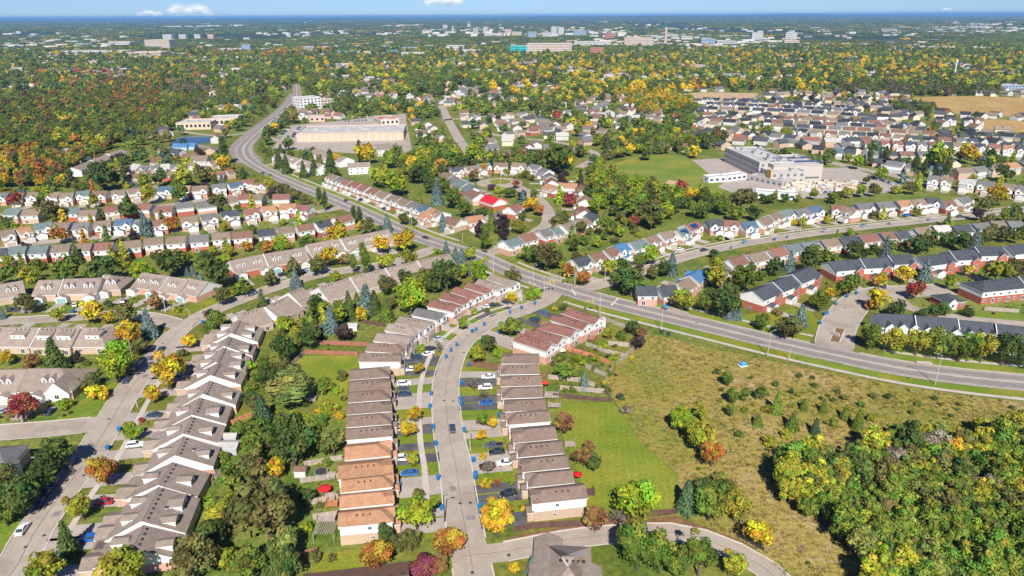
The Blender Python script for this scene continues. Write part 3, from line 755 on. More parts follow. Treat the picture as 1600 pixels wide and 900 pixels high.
TL = 'bungalow terraces left of the crescent'
terrace([(-45, 452, 36, 438)], 15, 7.2, 3.0, TL, 'grey-brown dormered terrace cut by the left edge above the lane', units=2)
terrace([(60, 438, 98, 437), (99, 436, 160, 434), (161, 430, 197, 429)], 15, 7.2, 3.0, TL, 'dormered terrace with garages facing the upper left lane', units=None, hipR=True)
terrace([(222, 426, 262, 431), (263, 432, 295, 436), (296, 435, 325, 440)], 15, 7.2, 3.0, TL, 'dormered terrace with a brick end wall beside the striped lawn', base=BPINK)
terrace([(-30, 511, 62, 512), (63, 512, 125, 513), (126, 512, 180, 512)], 15, 7.2, 3.0, TL, 'terrace whose back with white box dormers faces the camera', front='far', shedback=True, dorm=None, hipR=True)
terrace([(-50, 579, 42, 577)], 15, 7.4, 3.0, TL, 'left part of the corner terrace with paired white dormers')
terrace([(43, 576, 128, 575)], 15, 7.4, 3.0, TL, 'right part of the corner terrace with one broad white gable', hipR=True, gable=(8, 1.2, 2.8), gar=True, units=1)
terrace([(368, 492, 411, 480), (413, 480, 450, 462), (450, 458, 472, 449)], 15, 7.2, 3.0, TL, 'grey terrace above the stepped bungalows, back towards the camera', front='far', shedback=False, dorm=None)
terrace([(497, 449, 545, 434), (546, 433, 600, 420), (601, 419, 650, 408), (651, 407, 702, 396)], 15, 7.2, 3.0, TL, 'long grey terrace below the tree-lined lane', front='far', dorm=None)
terrace([(357, 408, 410, 397), (411, 397, 476, 386)], 15, 7.2, 3.0, TL, 'long terrace with dormer pairs behind the small lane', wall=WHITE, base=BRED)
terrace([(478, 382, 530, 373), (531, 373, 607, 358)], 15, 7.2, 3.0, TL, 'dormered terrace ending at the golden trees')
# slate terraces of the right-hand courtyard
TS = 'slate-roofed brick terraces round the right-hand courtyard'
terrace([(1176, 455, 1206, 442), (1207, 441, 1236, 430), (1237, 429, 1268, 416)], 11, 8.2, 5.5, TS, 'slate-roofed brick terrace beside the courtyard entrance', roof='s', wall=WHITE, base=BRED, bh=3.1, dorm=None, units=1, gable=(4.0, 1.2, 5.0))
terrace([(1296, 409, 1342, 405), (1343, 404, 1386, 402), (1387, 399, 1424, 397)], 12, 8.2, 5.5, TS, 'slate-roofed terrace with red gables behind the round courtyard tree', roof='s', base=BRED, bh=3.1, dorm=None, units=1, gable=(4.2, 1.2, 5.0))
terrace([(1432, 402, 1482, 395), (1483, 392, 1522, 390), (1523, 386, 1565, 385)], 12, 8.2, 5.5, TS, 'slate-roofed terrace with red gables behind the blue spruce', roof='s', base=BRED, bh=3.1, dorm=None, units=1, gable=(4.2, 1.2, 5.0))
terrace([(1572, 384, 1640, 377)], 12, 8.2, 5.5, TS, 'slate-roofed terrace cut by the right edge behind the courtyard', roof='s', base=BRED, bh=3.1, dorm=None, units=1, gable=(4.2, 1.2, 5.0))
terrace([(1520, 440, 1590, 433), (1591, 432, 1650, 430)], 12, 8.2, 5.5, TS, 'slate-roofed brick terrace at the right edge with fenced back gardens', front='far', roof='s', base=BRED, bh=3.1, dorm=None, hipL=True, gar=False)
terrace([(1370, 490, 1427, 492), (1429, 493, 1495, 498), (1497, 500, 1553, 505), (1555, 506, 1640, 515)], 11, 8.6, 5.4, TS, 'terrace with steep white gables behind the roadside hedge trees', roof='s', wall=WHITE, base=WHITE, dorm=None, units=3, gable=(3.6, .8, 5.6), gar=False)
r, L, col, c = bld((1467, 460), (1499, 457), 5.2, 9, 3.2, 4, 4, .4, 'gatehouse', 'small hipped brick building with white lower walls inside the courtyard', 'house', None, 's', BRED, BRED, 2)
link('front_gable', wing(4, -5.2, -1, 0, 3.2, .8, 'front_gable', 'wall', True), r, (-2, 0, 0), 0, col)
for q in (-3, 0, 3): place('window', WIN, r, q, -4.6, 1.9, 1.4, 1.0, 's')

# ---- detached houses
def detached(c2, rot, Lx, Wd, hr, he, roof, wall, base, label, group, near, style=0, solar=False):
    c = c2; ex = Vector((math.cos(rot), math.sin(rot), 0)) * (Lx / 2 + .4)
    A = Vector((c.x, c.y, hr)) - ex; B = Vector((c.x, c.y, hr)) + ex
    hip = Wd / 2 * .8 if style in (2,) else 0
    r, L, col, c = bld(tuple(A), tuple(B), hr, Wd, he, hip, hip, .4, 'house', label, 'house', group, roof, wall, base)
    W2 = Wd / 2; s = 1 if style % 2 else -1
    g = link('garage', wing(5.2, -W2 - 2.4, -W2 + 1.5, 0, 2.6, .38, 'garage', 'wall', False), r, (s * (L / 2 - 2.9), 0, 0), 0, col)
    place('garage_door', GDOOR, g, 0, -W2 - 2.42, .1, 4.2, 2.15, 's', random.choice([(.66, .65, .62), (.5, .42, .34), (.66, .65, .62)]))
    link('front_gable', wing(3.6, -W2 - .5, -.6, 2.9, he, .85, 'front_gable', 'wall', True), r, (-s * (L / 2 - 2.3), 0, 0), 0, col)
    place('door', FDOOR, r, -s * .3, -W2 - .1, .2, 1, 2.1, 's', random.choice([(.25, .06, .05), (.1, .12, .18), (.4, .38, .36)]))
    if near:
        place('window', WIN, r, s * (L / 2 - 2.4), -W2 - .02, he - 1.2, 1.5, 1.2, 's')
        place('window', WIN, r, -s * (L / 2 - 2.0), -W2 - .1, 1.5, 1.6, 1.3, 's')
        for q in (-.27, .27): place('window', WIN, r, q * L, W2 + .02, he - 1.2, 1.3, 1.2, 'n'); 
        place('patio_door', WIN, r, .2 * L, W2 + .08, 1.25, 1.9, 2.1, 'n')
        place('window', WIN, r, L / 2 + .02, .8, he - 1.2, .8, 1.0, 'e'); place('window', WIN, r, -L / 2 - .02, .8, he - 1.2, .8, 1.0, 'w')
    if solar:
        sm = cached('solar', lambda: (lambda mb: (mb.box(-2.6, 2.6, -1.5, 1.5, 0, .12, 0), mb)[-1])(MB()).mesh('solar_panel', ['solar']))
        o = link('solar_panel', sm, r, (0, -W2 * .52, hr - W2 * .52 * (hr - he) / W2 + .1)); o.rotation_euler = (math.atan((hr - he) / W2), 0, 0)
    return r
def rowh(pts, roofs, phrase, group, front=1, hr=7.8, he=5.2, walls=None, bases=None, Wd=9, maxL=10.5, frac=.80, styles=None, solar=(), even=None):
    """pts: pixels of ridge centres (or, with even=n, the two ends of a row of n)"""
    if even:
        line = smooth([P(x, y, hr) for x, y in pts], 1.0); n = even; idx = [round(k * (len(line) - 1) / (n - 1)) for k in range(n)]
        C = [line[k] for k in idx]
    else:
        C = [P(x, y, hr) for x, y in pts]
    n = len(C)
    for i, c in enumerate(C):
        a, b = C[max(i - 1, 0)], C[min(i + 1, n - 1)]; d = b - a
        if n == 1: d = Vector((1, 0, 0))
        ang = math.atan2(d.y, d.x)
        gap = min([(C[j] - c).length for j in (i - 1, i + 1) if 0 <= j < n] or [11])
        L = round(min(maxL, gap * frac) * 2) / 2; L = max(L, 5)
        if front < 0: ang += math.pi
        rc = roofs[i % len(roofs)]
        wl = (walls or [WHITE])[i % len(walls or [1])]; bs = (bases or [BPINK, BTAN, BRED])[i % len(bases or [1, 2, 3])]
        lab = f'{RC[rc][3]} roofed house, {ORD[i]}, {phrase}'
        near = Q(c)[2] < 430
        detached(c, ang, L, Wd, hr, he, rc, wl, bs, lab, group, near, (styles[i % len(styles)] if styles else i % 2), i in solar)
        d = math.hypot(c.x, c.y)
        # driveway
        if Q(c)[2] < 700:
            u = Vector((math.sin(ang), -math.cos(ang), 0)); ex = Vector((math.cos(ang), math.sin(ang), 0)); st = (styles[i % len(styles)] if styles else i % 2)
            s = 1 if st % 2 else -1
            fr = Vector((c.x, c.y, 0)) + ex * s * (L / 2 - 2.9) + u * (Wd / 2 + 2.4)
            mb = MB(); mb.face([(v.x, v.y, .042) for v in (fr - ex * 2.4, fr + ex * 2.4, fr + ex * 2.4 + u * 7.5, fr - ex * 2.4 + u * 7.5)])
            o = link('driveway', mb.mesh('driveway', ['drive'])); tag(o, kind='structure')
            if o.data.polygons[0].normal.z < 0: o.data.flip_normals()
            occ_rect((fr + u * 3.5).to_2d(), math.atan2(u.y, u.x), 3.7, 2.2)
GL = 'detached houses left of the main road'
rowh([(-4, 389), (28, 385), (62, 384), (96, 382), (130, 380), (163, 379), (204, 376), (240, 371), (276, 369), (311, 367), (345, 363), (379, 361), (415, 358), (444, 354), (475, 350), (503, 345), (534, 337)], 'seettrtttgtkstksk', 'first left row', GL, -1, 8.2, 5.6, bases=[BRED, BPINK, BRED])
rowh([(10, 359), (35, 355), (66, 348), (98, 347), (128, 348), (160, 345), (194, 342), (222, 343), (250, 343), (294, 338), (325, 334), (358, 329), (392, 326), (418, 322), (450, 318), (475, 320)], 'toetgtbgktgsroor', 'second left row', GL, 1)
rowh([(22, 326), (50, 327), (112, 324), (138, 328), (172, 322), (199, 320), (228, 318), (257, 322), (287, 316), (321, 315), (355, 308), (382, 303), (402, 304), (440, 303)], 'etetrgrrggtrtr', 'third left row', GL, -1)
rowh([(2, 301), (30, 301), (52, 300), (85, 300), (105, 301), (130, 298), (157, 298), (184, 297), (208, 294), (235, 290), (260, 291), (287, 290), (312, 290), (341, 287), (366, 285), (388, 280), (410, 282)], 'gktttektttbotgbrr', 'fourth left row', GL, 1)
rowh([(214, 256), (228, 258), (242, 258), (258, 256), (274, 256), (300, 254), (313, 254), (334, 250)], 'lgglgtlt', 'small white row at the bend', GL, 1, 6.5, 3.6, Wd=9)
rowh([(205, 272), (235, 271), (262, 268), (345, 267), (358, 265)], 'kktrr', 'scattered houses near the bend', GL, -1, 6.5, 4)
rowh([(250, 245), (312, 243)], 'kt', 'broad pair near the bend', GL, 1, 7.5, 4, Wd=14, maxL=22, frac=.4)
GC = 'houses behind the main road in the middle of the picture'
rowh([(520, 272), (688, 329)], 'ttgrrrktttgbo', 'roadside terraced row', GC, 1, 8, 5.6, even=14, frac=.98, Wd=11)
rowh([(671, 331), (709, 340)], 'ok', 'pair of houses behind the dark purple trees', GC, 1, 7, 4.2, Wd=10)
rowh([(741, 337), (772, 333), (802, 320)], 'ogr', 'row above the purple-leaved trees', GC, 1, 7.5, 4.8, walls=[WHITE, GREYW, WHITE])
rowh([(770, 307), (744, 299), (737, 290), (724, 283), (713, 276), (700, 271)][::-1], 'tgeekR', 'row left of the cul-de-sac', GC, -1, 7.5, 4.6, maxL=14, Wd=11, frac=1.2)
rowh([(713, 261), (735, 259), (755, 255), (782, 254), (811, 254), (838, 257), (853, 263)], 'steptgg'.replace('p', 'm'), 'arc behind the cul-de-sac', GC, 1, 7.5, 5)
rowh([(859, 272), (862, 279), (864, 289), (888, 286), (912, 291), (914, 308), (911, 325), (930, 334)], 'gkooktrs', 'right of the cul-de-sac', GC, 1, 7.5, 5, maxL=12, frac=1.0)
rowh([(798, 373), (822, 366), (850, 359), (866, 356), (886, 348), (907, 342)], 'ergett', 'row below the curved lane', GC, -1, 7.6, 5.2, frac=.86)
GE = 'houses along the east street'
rowh([(906, 402), (930, 395), (952, 388), (968, 381), (995, 376), (1015, 369), (1041, 361), (1064, 357), (1080, 348), (1116, 343), (1143, 344), (1170, 346), (1193, 340), (1208, 333), (1226, 328), (1252, 326), (1272, 322), (1310, 320), (1331, 325)], 'skkBettersrbttegbrtt'[:19], 'north side of the east street', GE, 1, 7.8, 5.2, frac=.84, solar=(7, 8), bases=[BPINK, BTAN, BTAN])
rowh([(1350, 317), (1381, 315), (1411, 313), (1433, 311), (1458, 309), (1481, 313), (1505, 307)], 'ggotskg', 'far end of east street', GE, 1, 7.8, 5.2, frac=.84)
rowh([(1123, 415), (1150, 402), (1181, 395), (1212, 388), (1238, 381), (1263, 378), (1295, 373), (1325, 370), (1355, 366), (1385, 362), (1408, 361), (1440, 355), (1470, 352), (1502, 352), (1532, 348), (1558, 345), (1585, 345)], 'gktreetsrkstlsgtg', 'south side of the east street', GE, -1, 7.8, 5.2, frac=.82, bases=[BTAN, BRED, BTAN])
rowh([(1010, 447), (1042, 447), (1067, 438), (1086, 425)], 'sstB', 'group at the junction', GE, -1, 7.2, 4.6, walls=[WHITE], bases=[BPINK], frac=.9)
GN = 'new dark-roofed houses of the distant subdivision'
for k, (pl, n, rs, ph) in enumerate([([(1355, 219), (1440, 221), (1530, 224), (1610, 229)], 15, 'rsrksgkstksroso', 'nearest gabled subdivision row'),
        ([(1310, 232), (1375, 236), (1460, 236)], 7, 'bsgskgt', 'short row behind the school trees'),
        ([(1105, 152), (1180, 156), (1260, 160), (1330, 165)], 12, 'sdsdsdsdssds', 'farthest dark row of the subdivision'),
        ([(1098, 166), (1180, 168), (1270, 172), (1330, 176), (1400, 178)], 14, 'sdtdssdgdtdsds', 'second farthest row of the subdivision'),
        ([(1200, 180), (1290, 184), (1380, 188), (1430, 192)], 12, 'sdktktdsktsd', 'middle row of the subdivision'),
        ([(1215, 192), (1290, 196), (1370, 200), (1450, 204)], 11, 'tdsdgkktktk', 'row below the middle of the subdivision'),
        ([(1470, 182), (1530, 184)], 4, 'dsdk', 'outlying row beside the golden field'),
        ([(1400, 252), (1450, 258), (1500, 262), (1560, 256), (1620, 250)], 9, 'ggbtgtogt', 'row among the poplars right of the school'),
        ([(1460, 274), (1520, 280), (1600, 290)], 6, 'gtlgtg', 'right edge row above east street'),
        ([(1215, 208), (1290, 215), (1350, 213)], 6, 'gsrlsk', 'loose row behind the school'),
        ([(1110, 159), (1180, 162), (1260, 166), (1340, 170)], 14, 'dssdsdkdsdsgds', 'dark row between the two farthest rows'),
        ([(1200, 186), (1290, 190), (1380, 194), (1440, 198)], 13, 'dkstdkgdskdts', 'tight row in the subdivision middle'),
        ([(1240, 200), (1300, 204), (1380, 208), (1450, 213), (1520, 216)], 14, 'sdtkgsdktsdkgs', 'tight row above the nearest gabled one'),
        ([(1530, 206), (1580, 208), (1620, 212)], 5, 'dsdsd', 'dark row at the right edge')]):
    rowh(pl, rs, ph, GN, 1 if k % 2 == 0 else -1, 8.4, 5.6, even=n, frac=.82, walls=[WHITE, CREAM, GREYW, BTAN], bases=[GREYW, BTAN, CREAM, BPINK], Wd=11, maxL=13)
GM = 'older houses among the trees beyond the cul-de-sac'
for k, (pl, n, rs, ph) in enumerate([([(790, 234), (900, 230)], 6, 'gtegst', 'first row beyond the cul-de-sac'),
        ([(690, 210), (680, 198), (667, 190)][::-1], 4, 'gggg', 'stepped pale row beside the short street'),
        ([(795, 205), (850, 199), (905, 197), (960, 203)], 9, 'gtrgtlgtk', 'second row beyond the cul-de-sac'),
        ([(725, 178), (790, 176), (860, 172), (930, 172)], 10, 'tgktgltgsr', 'third row beyond the cul-de-sac'),
        ([(700, 158), (780, 158), (880, 160)], 8, 'gtgtrgtl', 'fourth row beyond the cul-de-sac'),
        ([(950, 150), (1000, 148), (1040, 165)], 5, 'tgktl', 'row behind the golden trees'),
        ([(1030, 182), (1075, 188), (1120, 196), (1170, 206)], 7, 'tsgltgs', 'row among the golden trees'),
        ([(20, 250), (30, 248)], 0, '', '')]):
    if n: rowh(pl, rs, ph, GM, 1 if k % 2 else -1, 6.6, 4.2, even=n, frac=.7, walls=[WHITE, CREAM, WHITE, (.6, .5, .45)], Wd=9)
GP = 'townhouse blocks beside the main road before the shopping centre'
terrace([(435, 238, 470, 248), (472, 249, 505, 257)], 13, 7.5, 4.5, GP, 'cream terrace beside the bend of the main road', dorm='pair', units=2, base=WHITE)
terrace([(492, 232, 542, 246)], 13, 7.5, 4.5, GP, 'white terrace behind the bend of the main road', dorm=None, units=3, base=WHITE)
terrace([(543, 255, 578, 253)], 12, 8, 5.4, GP, 'grey-roofed white block near the start of the terraced row', dorm=None, units=2, base=WHITE, gar=False)
terrace([(585, 226, 612, 224)], 24, 8.5, 5.4, GP, 'broad brown-grey roofed block below the supermarket', dorm=None, units=2, base=CREAM, gar=False)
terrace([(112, 262, 140, 251), (141, 250, 165, 241), (166, 240, 190, 233)], 13, 7, 4.5, GP, 'long grey roofed terrace climbing beside the orange woods', dorm=None, units=2, base=WHITE, gar=False)
# two houses cut by the lower edge, one by the left edge
r, L, col, c = bld((852, 868), (925, 872), 8.4, 15, 4.6, 6, 6, .5, 'house', 'large hipped brown-grey house at the bottom of the picture beside the south street', 'house', None, 'w', BPINK, BPINK)
link('front_gable', wing(8, -11.5, 2, 0, 4.4, .5, 'side_wing', 'brick', True), r, (3, 0, 0), 0, col)
link('front_gable', wing(6, -10.0, 2, 0, 4.0, .5, 'side_wing', 'brick', False), r, (-5.2, 0, 0), 0, col)
link('side_wing', wing(6, 11, 2, 0, 3.6, .5, 'side_wing', 'brick', True), r, (-4.5, 0, 0), 0, col)
for q in range(5): link('roof_vent', VENT, r, (-1.5 + 1.2 * q, -.9, 8.05))
r, L, col, c = bld((464, 921), (640, 899), 6.4, 14, 3.6, 0, 0, .5, 'house', 'long maroon-brown roof cut by the bottom edge below the autumn trees', 'house', None, 'k', WHITE, BTAN)
for q in range(9): link('roof_vent', VENT, r, (-11 + 2.6 * q, .9, 6.1))
r, L, col, c = bld((-30, 703), (24, 699), 7.6, 11, 4.8, 0, 4, .4, 'house', 'slate-blue shaded house cut by the left edge behind dark trees', 'house', None, 'g', WHITE, BTAN)
link('front_gable', wing(4, -6.4, -1, 0, 4.2, .8, 'front_gable', 'wall', True), r, (3, 0, 0), 0, col)

# ------------------------------------------------------------------ larger and far buildings
def block(x0, y0, x1, y1, depth, h, name, label, cat, wall, floors=1, group=None, roofm='gravelroof', units=3, parapet=True, wins=True, winc='glass'):
    A, B = P(x0, y0), P(x1, y1); d = B - A; L = d.length; ang = math.atan2(d.y, d.x); c = (A + B) / 2
    n = Vector((-d.y, d.x, 0)).normalized()
    if n.y < 0: n = -n
    c = c + n * depth / 2
    r = root(name, (c.x, c.y, 0), ang, label, cat, group)
    mb = MB(); X, Y = L / 2, depth / 2; mb.box(-X, X, -Y, Y, 0, h)
    if parapet:
        for q in ((-X, X, -Y, -Y + .4), (-X, X, Y - .4, Y), (-X, -X + .4, -Y + .4, Y - .4), (X - .4, X, -Y + .4, Y - .4)): mb.box(*q, h - .3, h + .8)
    link('wall', mb.mesh('wall', ['wall']), r, color=wall)
    mb = MB(); mb.face([(-X + .4, -Y + .4, h + .05), (X - .4, -Y + .4, h + .05), (X - .4, Y - .4, h + .05), (-X + .4, Y - .4, h + .05)]); link('roof', mb.mesh('roof', [roofm]), r)
    if wins:
        fh = h / floors
        for f in range(floors):
            mb = MB(); k = max(2, int(L / 4.5)); z0 = f * fh + fh * .35; z1 = f * fh + fh * .78
            for q in range(k):
                xc = -X + (q + .5) * L / k; mb.box(xc - 1.3, xc + 1.3, -Y - .07, -Y + .02, z0, z1)
            kk = max(1, int(depth / 5))
            for q in range(kk):
                yc = -Y + (q + .5) * depth / kk
                for s in (-1, 1): mb.box(s * X - .05, s * X + .07, yc - 1.1, yc + 1.1, z0, z1)
            link('window_row', mb.mesh('window_row', [winc]), r)['kind'] = 'stuff'
    um = cached('rtu', lambda: (lambda m: (m.box(-2, 2, -1.3, 1.3, 0, 1.6, 0), m)[-1])(MB()).mesh('rooftop_unit', ['metal']))
    for q in range(units):
        link('rooftop_unit', um, r, ((q + .5) * L / units - X + random.uniform(-2, 2), random.uniform(-.25, .25) * depth, h + .05), scale=(random.uniform(.7, 1.5), random.uniform(.7, 1.4), random.uniform(.7, 1.2)))
    occ_rect((c.x, c.y), ang, X + 2, Y + 2)
    return r, X, Y
PL = 'buildings of the shopping centre'
r, X, Y = block(464, 222, 631, 219, 52, 7.5, 'supermarket', 'long low supermarket with pale flat roof and tan rear wall', 'shop', (.55, .42, .32), 1, PL, units=10, wins=False)
pm = cached('pil', lambda: (lambda m: (m.box(-.5, .5, -.35, 0, 0, 7.2, 0), m)[-1])(MB()).mesh('pilaster', ['cream']))
for q in range(14): link('pilaster', pm, r, (-X + 5 + q * (2 * X - 10) / 13, -Y, 0))
block(596, 197, 624, 195, 30, 6.5, 'shop', 'smaller shop block with red brick-coloured roof behind the supermarket', 'shop', (.62, .55, .46), 1, PL, 'brick_red', 2)
block(484, 191, 508, 190, 16, 5.5, 'shop', 'small pinkish shop pavilion in the car park before the white flats', 'shop', (.6, .42, .35), 1, PL, units=1)
block(470, 176, 503, 173, 22, 17, 'apartment_block', 'white five-storey flats beside the far bend of the main road', 'flats', (.72, .70, .66), 5, None, units=3)
block(503, 173, 522, 171, 20, 13, 'apartment_block', 'cream four-storey wing beside the white flats', 'flats', (.62, .54, .40), 4, None, units=2)
block(276, 203, 330, 202, 30, 7, 'church', 'low tan flat-roofed hall left of the far main road', 'hall', (.62, .48, .36), 1, None, units=3)
block(330, 198, 378, 196, 30, 8, 'church', 'cream flat-roofed hall joined behind the tan one at the far main road', 'hall', (.60, .50, .40), 1, None, units=2)
SG = 'blocks of the school'
block(1131, 253, 1184, 279, 27, 11.5, 'school_building', 'tall grey three-storey school wing beside the sports field', 'school', (.50, .47, .44), 3, SG, units=9, winc='dimglass')
r, X, Y = block(1186, 281, 1203, 289, 26, 8.5, 'school_building', 'lower grey school wing with the orange accent wall', 'school', (.44, .41, .38), 2, SG, units=2, winc='dimglass')
mb = MB(); mb.box(-3, 3, -.4, 0, 0, 10.5, 0); link('accent_wall', mb.mesh('accent_wall', ['wall']), r, (X - 3, -Y, 0), color=(.62, .34, .04))
r, X, Y = block(1206, 283, 1283, 281, 40, 11, 'school_building', 'broad pale school hall with dark solar panels on its roof', 'school', (.47, .42, .37), 1, SG, units=3, wins=False)
link('window_row', MB().box(-X + 2, X - 2, -Y - .08, -Y, 1.2, 2.6, 0).mesh('window_row', ['dimglass']), r)
sm = cached('solar', lambda: MB().box(-2.6, 2.6, -1.5, 1.5, 0, .12, 0).mesh('solar_panel', ['solar']))
for q in range(7):
    for w_ in range(2): link('solar_panel', sm, r, (-X + 6 + q * 5.6, -6 + w_ * 14, 11.3), scale=(.95, 1.3, 3))
block(1170, 283, 1222, 294, 12, 4.2, 'school_building', 'single-storey grey school annex in front of the hall', 'school', (.44, .41, .38), 1, SG, units=2, winc='dimglass')
mb = MB()
for q in range(130):
    p = P(random.uniform(1222, 1335), random.uniform(284, 299)); a, b_, h_ = random.uniform(.8, 3.5), random.uniform(.8, 2.5), random.uniform(.5, 2.4)
    mb.box(p.x - a, p.x + a, p.y - b_, p.y + b_, 0, h_, random.choice([0, 0, 1, 2, 3]))
tag(link('building_materials', mb.mesh('building_materials', ['cream', 'brick_tan', 'greywall', 'metal'])), 'jumble of pale building materials in the yard before the school hall', 'materials', None, 'stuff')
PG = 'portable classrooms by the sports field'
block(1107, 286, 1134, 284, 8, 3.6, 'portable_classroom', 'left white portable classroom at the edge of the sports field', 'cabin', (.72, .73, .73), 1, PG, units=0)
block(1136, 284, 1166, 280, 8, 3.6, 'portable_classroom', 'right white portable classroom at the edge of the sports field', 'cabin', (.70, .72, .73), 1, PG, units=0)
block(1180, 309, 1212, 311, 9, 3.6, 'portable_classroom', 'pale green-roofed portable behind the big dark trees, left one', 'cabin', (.66, .70, .70), 1, PG, units=0)
block(1214, 311, 1245, 313, 9, 3.6, 'portable_classroom', 'pale green-roofed portable behind the big dark trees, right one', 'cabin', (.66, .70, .70), 1, PG, units=0)
for q, (x, y) in enumerate([(276, 227), (288, 227), (300, 226)]):
    bld((x - 6, y - 3), (x + 6, y - 3), 6, 8, 3, 0, 0, .3, 'pavilion', f'bright blue pitched roof beside the pond, {ORD[q]}', 'pavilion', 'bright blue roofs by the pond', 'B', BLUEW, None)
    HB.pop()
FAR = [(255, 269, 54, 63, 'w', 8), (280, 291, 54, 62, 'w', 8), (304, 313, 54, 62, 'w', 8), (325, 334, 54, 62, 'p', 8), (380, 390, 59, 64, 'w', 3), (227, 266, 62, 75, 't', 7), (175, 204, 65, 71, 'w', 1), (200, 253, 81, 92, 't', 2), (253, 292, 83, 90, 'w', 1), (337, 378, 76, 83, 'w', 3), (378, 392, 70, 83, 'b', 6), (96, 200, 79, 87, 'g', 1), (183, 236, 88, 95, 'p', 2),
       (525, 555, 80, 87, 'B', 1), (555, 580, 81, 88, 'w', 1), (596, 609, 71, 78, 'b', 4), (604, 622, 79, 85, 'B', 2), (627, 653, 74, 80, 'b', 3), (625, 662, 82, 90, 'w', 2), (697, 725, 71, 80, 'w', 3), (717, 752, 78, 84, 'w', 2), (400, 437, 76, 81, 'g', 1), (465, 492, 73, 78, 'g', 2), (495, 518, 76, 80, 'r', 2),
       (692, 699, 39, 46, 'w', 10), (706, 709, 42, 52, 'w', 10), (730, 735, 37, 44, 'w', 9), (739, 747, 44, 53, 'g', 9), (755, 762, 43, 52, 'w', 10), (789, 799, 46, 55, 't', 7), (695, 712, 49, 54, 'w', 3), (757, 785, 52, 58, 'w', 3),
       (823, 893, 68, 86, 't', 5), (922, 943, 75, 89, 'r', 5), (861, 870, 42, 56, 'w', 12), (872, 881, 43, 56, 'w', 12), (896, 916, 48, 57, 'b', 4), (825, 838, 50, 60, 'b', 4), (944, 960, 53, 61, 'r', 3), (975, 1020, 59, 73, 't', 5), (897, 955, 65, 72, 'w', 3), (1042, 1060, 54, 59, 'w', 2), (1064, 1082, 57, 64, 'w', 2), (1095, 1118, 61, 69, 'b', 2), (1120, 1152, 64, 71, 'g', 2), (1174, 1191, 51, 64, 'w', 12), (1100, 1160, 72, 77, 'w', 1), (1162, 1225, 72, 77, 'w', 1), (1000, 1020, 84, 88, 'p', 2), (848, 860, 51, 59, 'w', 4), (800, 815, 50, 57, 't', 4),
       (1227, 1245, 51, 60, 'w', 3), (1397, 1432, 73, 79, 'p', 2), (1432, 1470, 73, 78, 'g', 2), (1472, 1552, 73, 79, 'w', 1), (1225, 1249, 63, 69, 't', 2), (1040, 1075, 84, 90, 'w', 2), (660, 700, 92, 97, 'w', 1), (120, 175, 98, 104, 'w', 1), (1560, 1600, 133, 141, 'b', 2), (1300, 1340, 118, 126, 'g', 2), (1392, 1420, 113, 120, 'w', 2)]
FC = {'w': ((.52, .51, .49), 'white'), 'p': ((.58, .42, .35), 'pinkish'), 't': ((.55, .45, .36), 'tan'), 'b': ((.28, .36, .45), 'blue-grey'), 'B': ((.10, .35, .55), 'bright blue'), 'g': ((.42, .42, .41), 'grey'), 'r': ((.42, .17, .12), 'red-brown')}
def farlab(x, i):
    for lim, t in ((170, 'above the left woods'), (300, 'beyond the orange woods on the left'), (420, 'far beyond the bend of the main road'), (560, 'on the left-centre skyline'), (700, 'beyond the white flats'), (800, 'left of the teal office block'), (900, 'beside the teal office block'), (1040, 'right of the teal office block near the tall chimney'), (1130, 'just right of the tall chimney'), (1260, 'beside the white tower right of the chimney'), (1650, 'on the right-hand horizon band')):
        if x < lim: return t
cnt = {}
for i, (x0, x1, yt, yb, cc, fl) in enumerate(sorted(FAR)):
    A = P(x0, yb); dd = Q(A)[2]; h = max(4, (yb - yt) * dd / F * .97)
    dep = min(60, max(18, (x1 - x0) * dd / F * .6))
    h = max(4, h - (dep * .03)) 
    word = 'tower' if fl > 6 else 'long low building' if (x1 - x0) > 34 else 'building'
    ph = f'{FC[cc][1]} {"" if fl < 3 else "many-storeyed "}{word} {farlab(x0, i)}'
    k = cnt.get(ph, 0); cnt[ph] = k + 1
    block(x0, yb, x1, yb, dep, h, 'tower_block' if fl > 6 else 'commercial_building', ph, 'building', FC[cc][0], fl, 'far town buildings on the skyline', units=2)
block(797, 86, 823, 86, 60, 26, 'office_block', 'bright teal glass end of the office block on the skyline', 'office', (.02, .42, .42), 4, None, winc='glass', units=1)
# tall chimney and the white mast
c = P(1039.5, 69); r = root('chimney', (c.x, c.y, 0), 0, 'tall slim tan chimney standing on the skyline right of the red-brown block', 'chimney')
link('shaft', MB().rod((0, 0, 0), (0, 0, 62), 6.2, 4.6, 12).mesh('shaft', ['brick_tan']), r); link('cap', MB().rod((0, 0, 62), (0, 0, 65), 5.2, 5.2, 12).mesh('cap', ['white']), r)
c = P(1490, 123); r = root('mast', (c.x, c.y, 0), 0, 'white lattice mast above the trees at the upper right', 'mast')
link('shaft', MB().rod((0, 0, 0), (.0, 0, 34), 1.2, .8, 6).mesh('shaft', ['white']), r); link('platform', MB().rod((0, 0, 30), (0, 0, 33), 1.8, 1.8, 8).mesh('platform', ['white']), r)

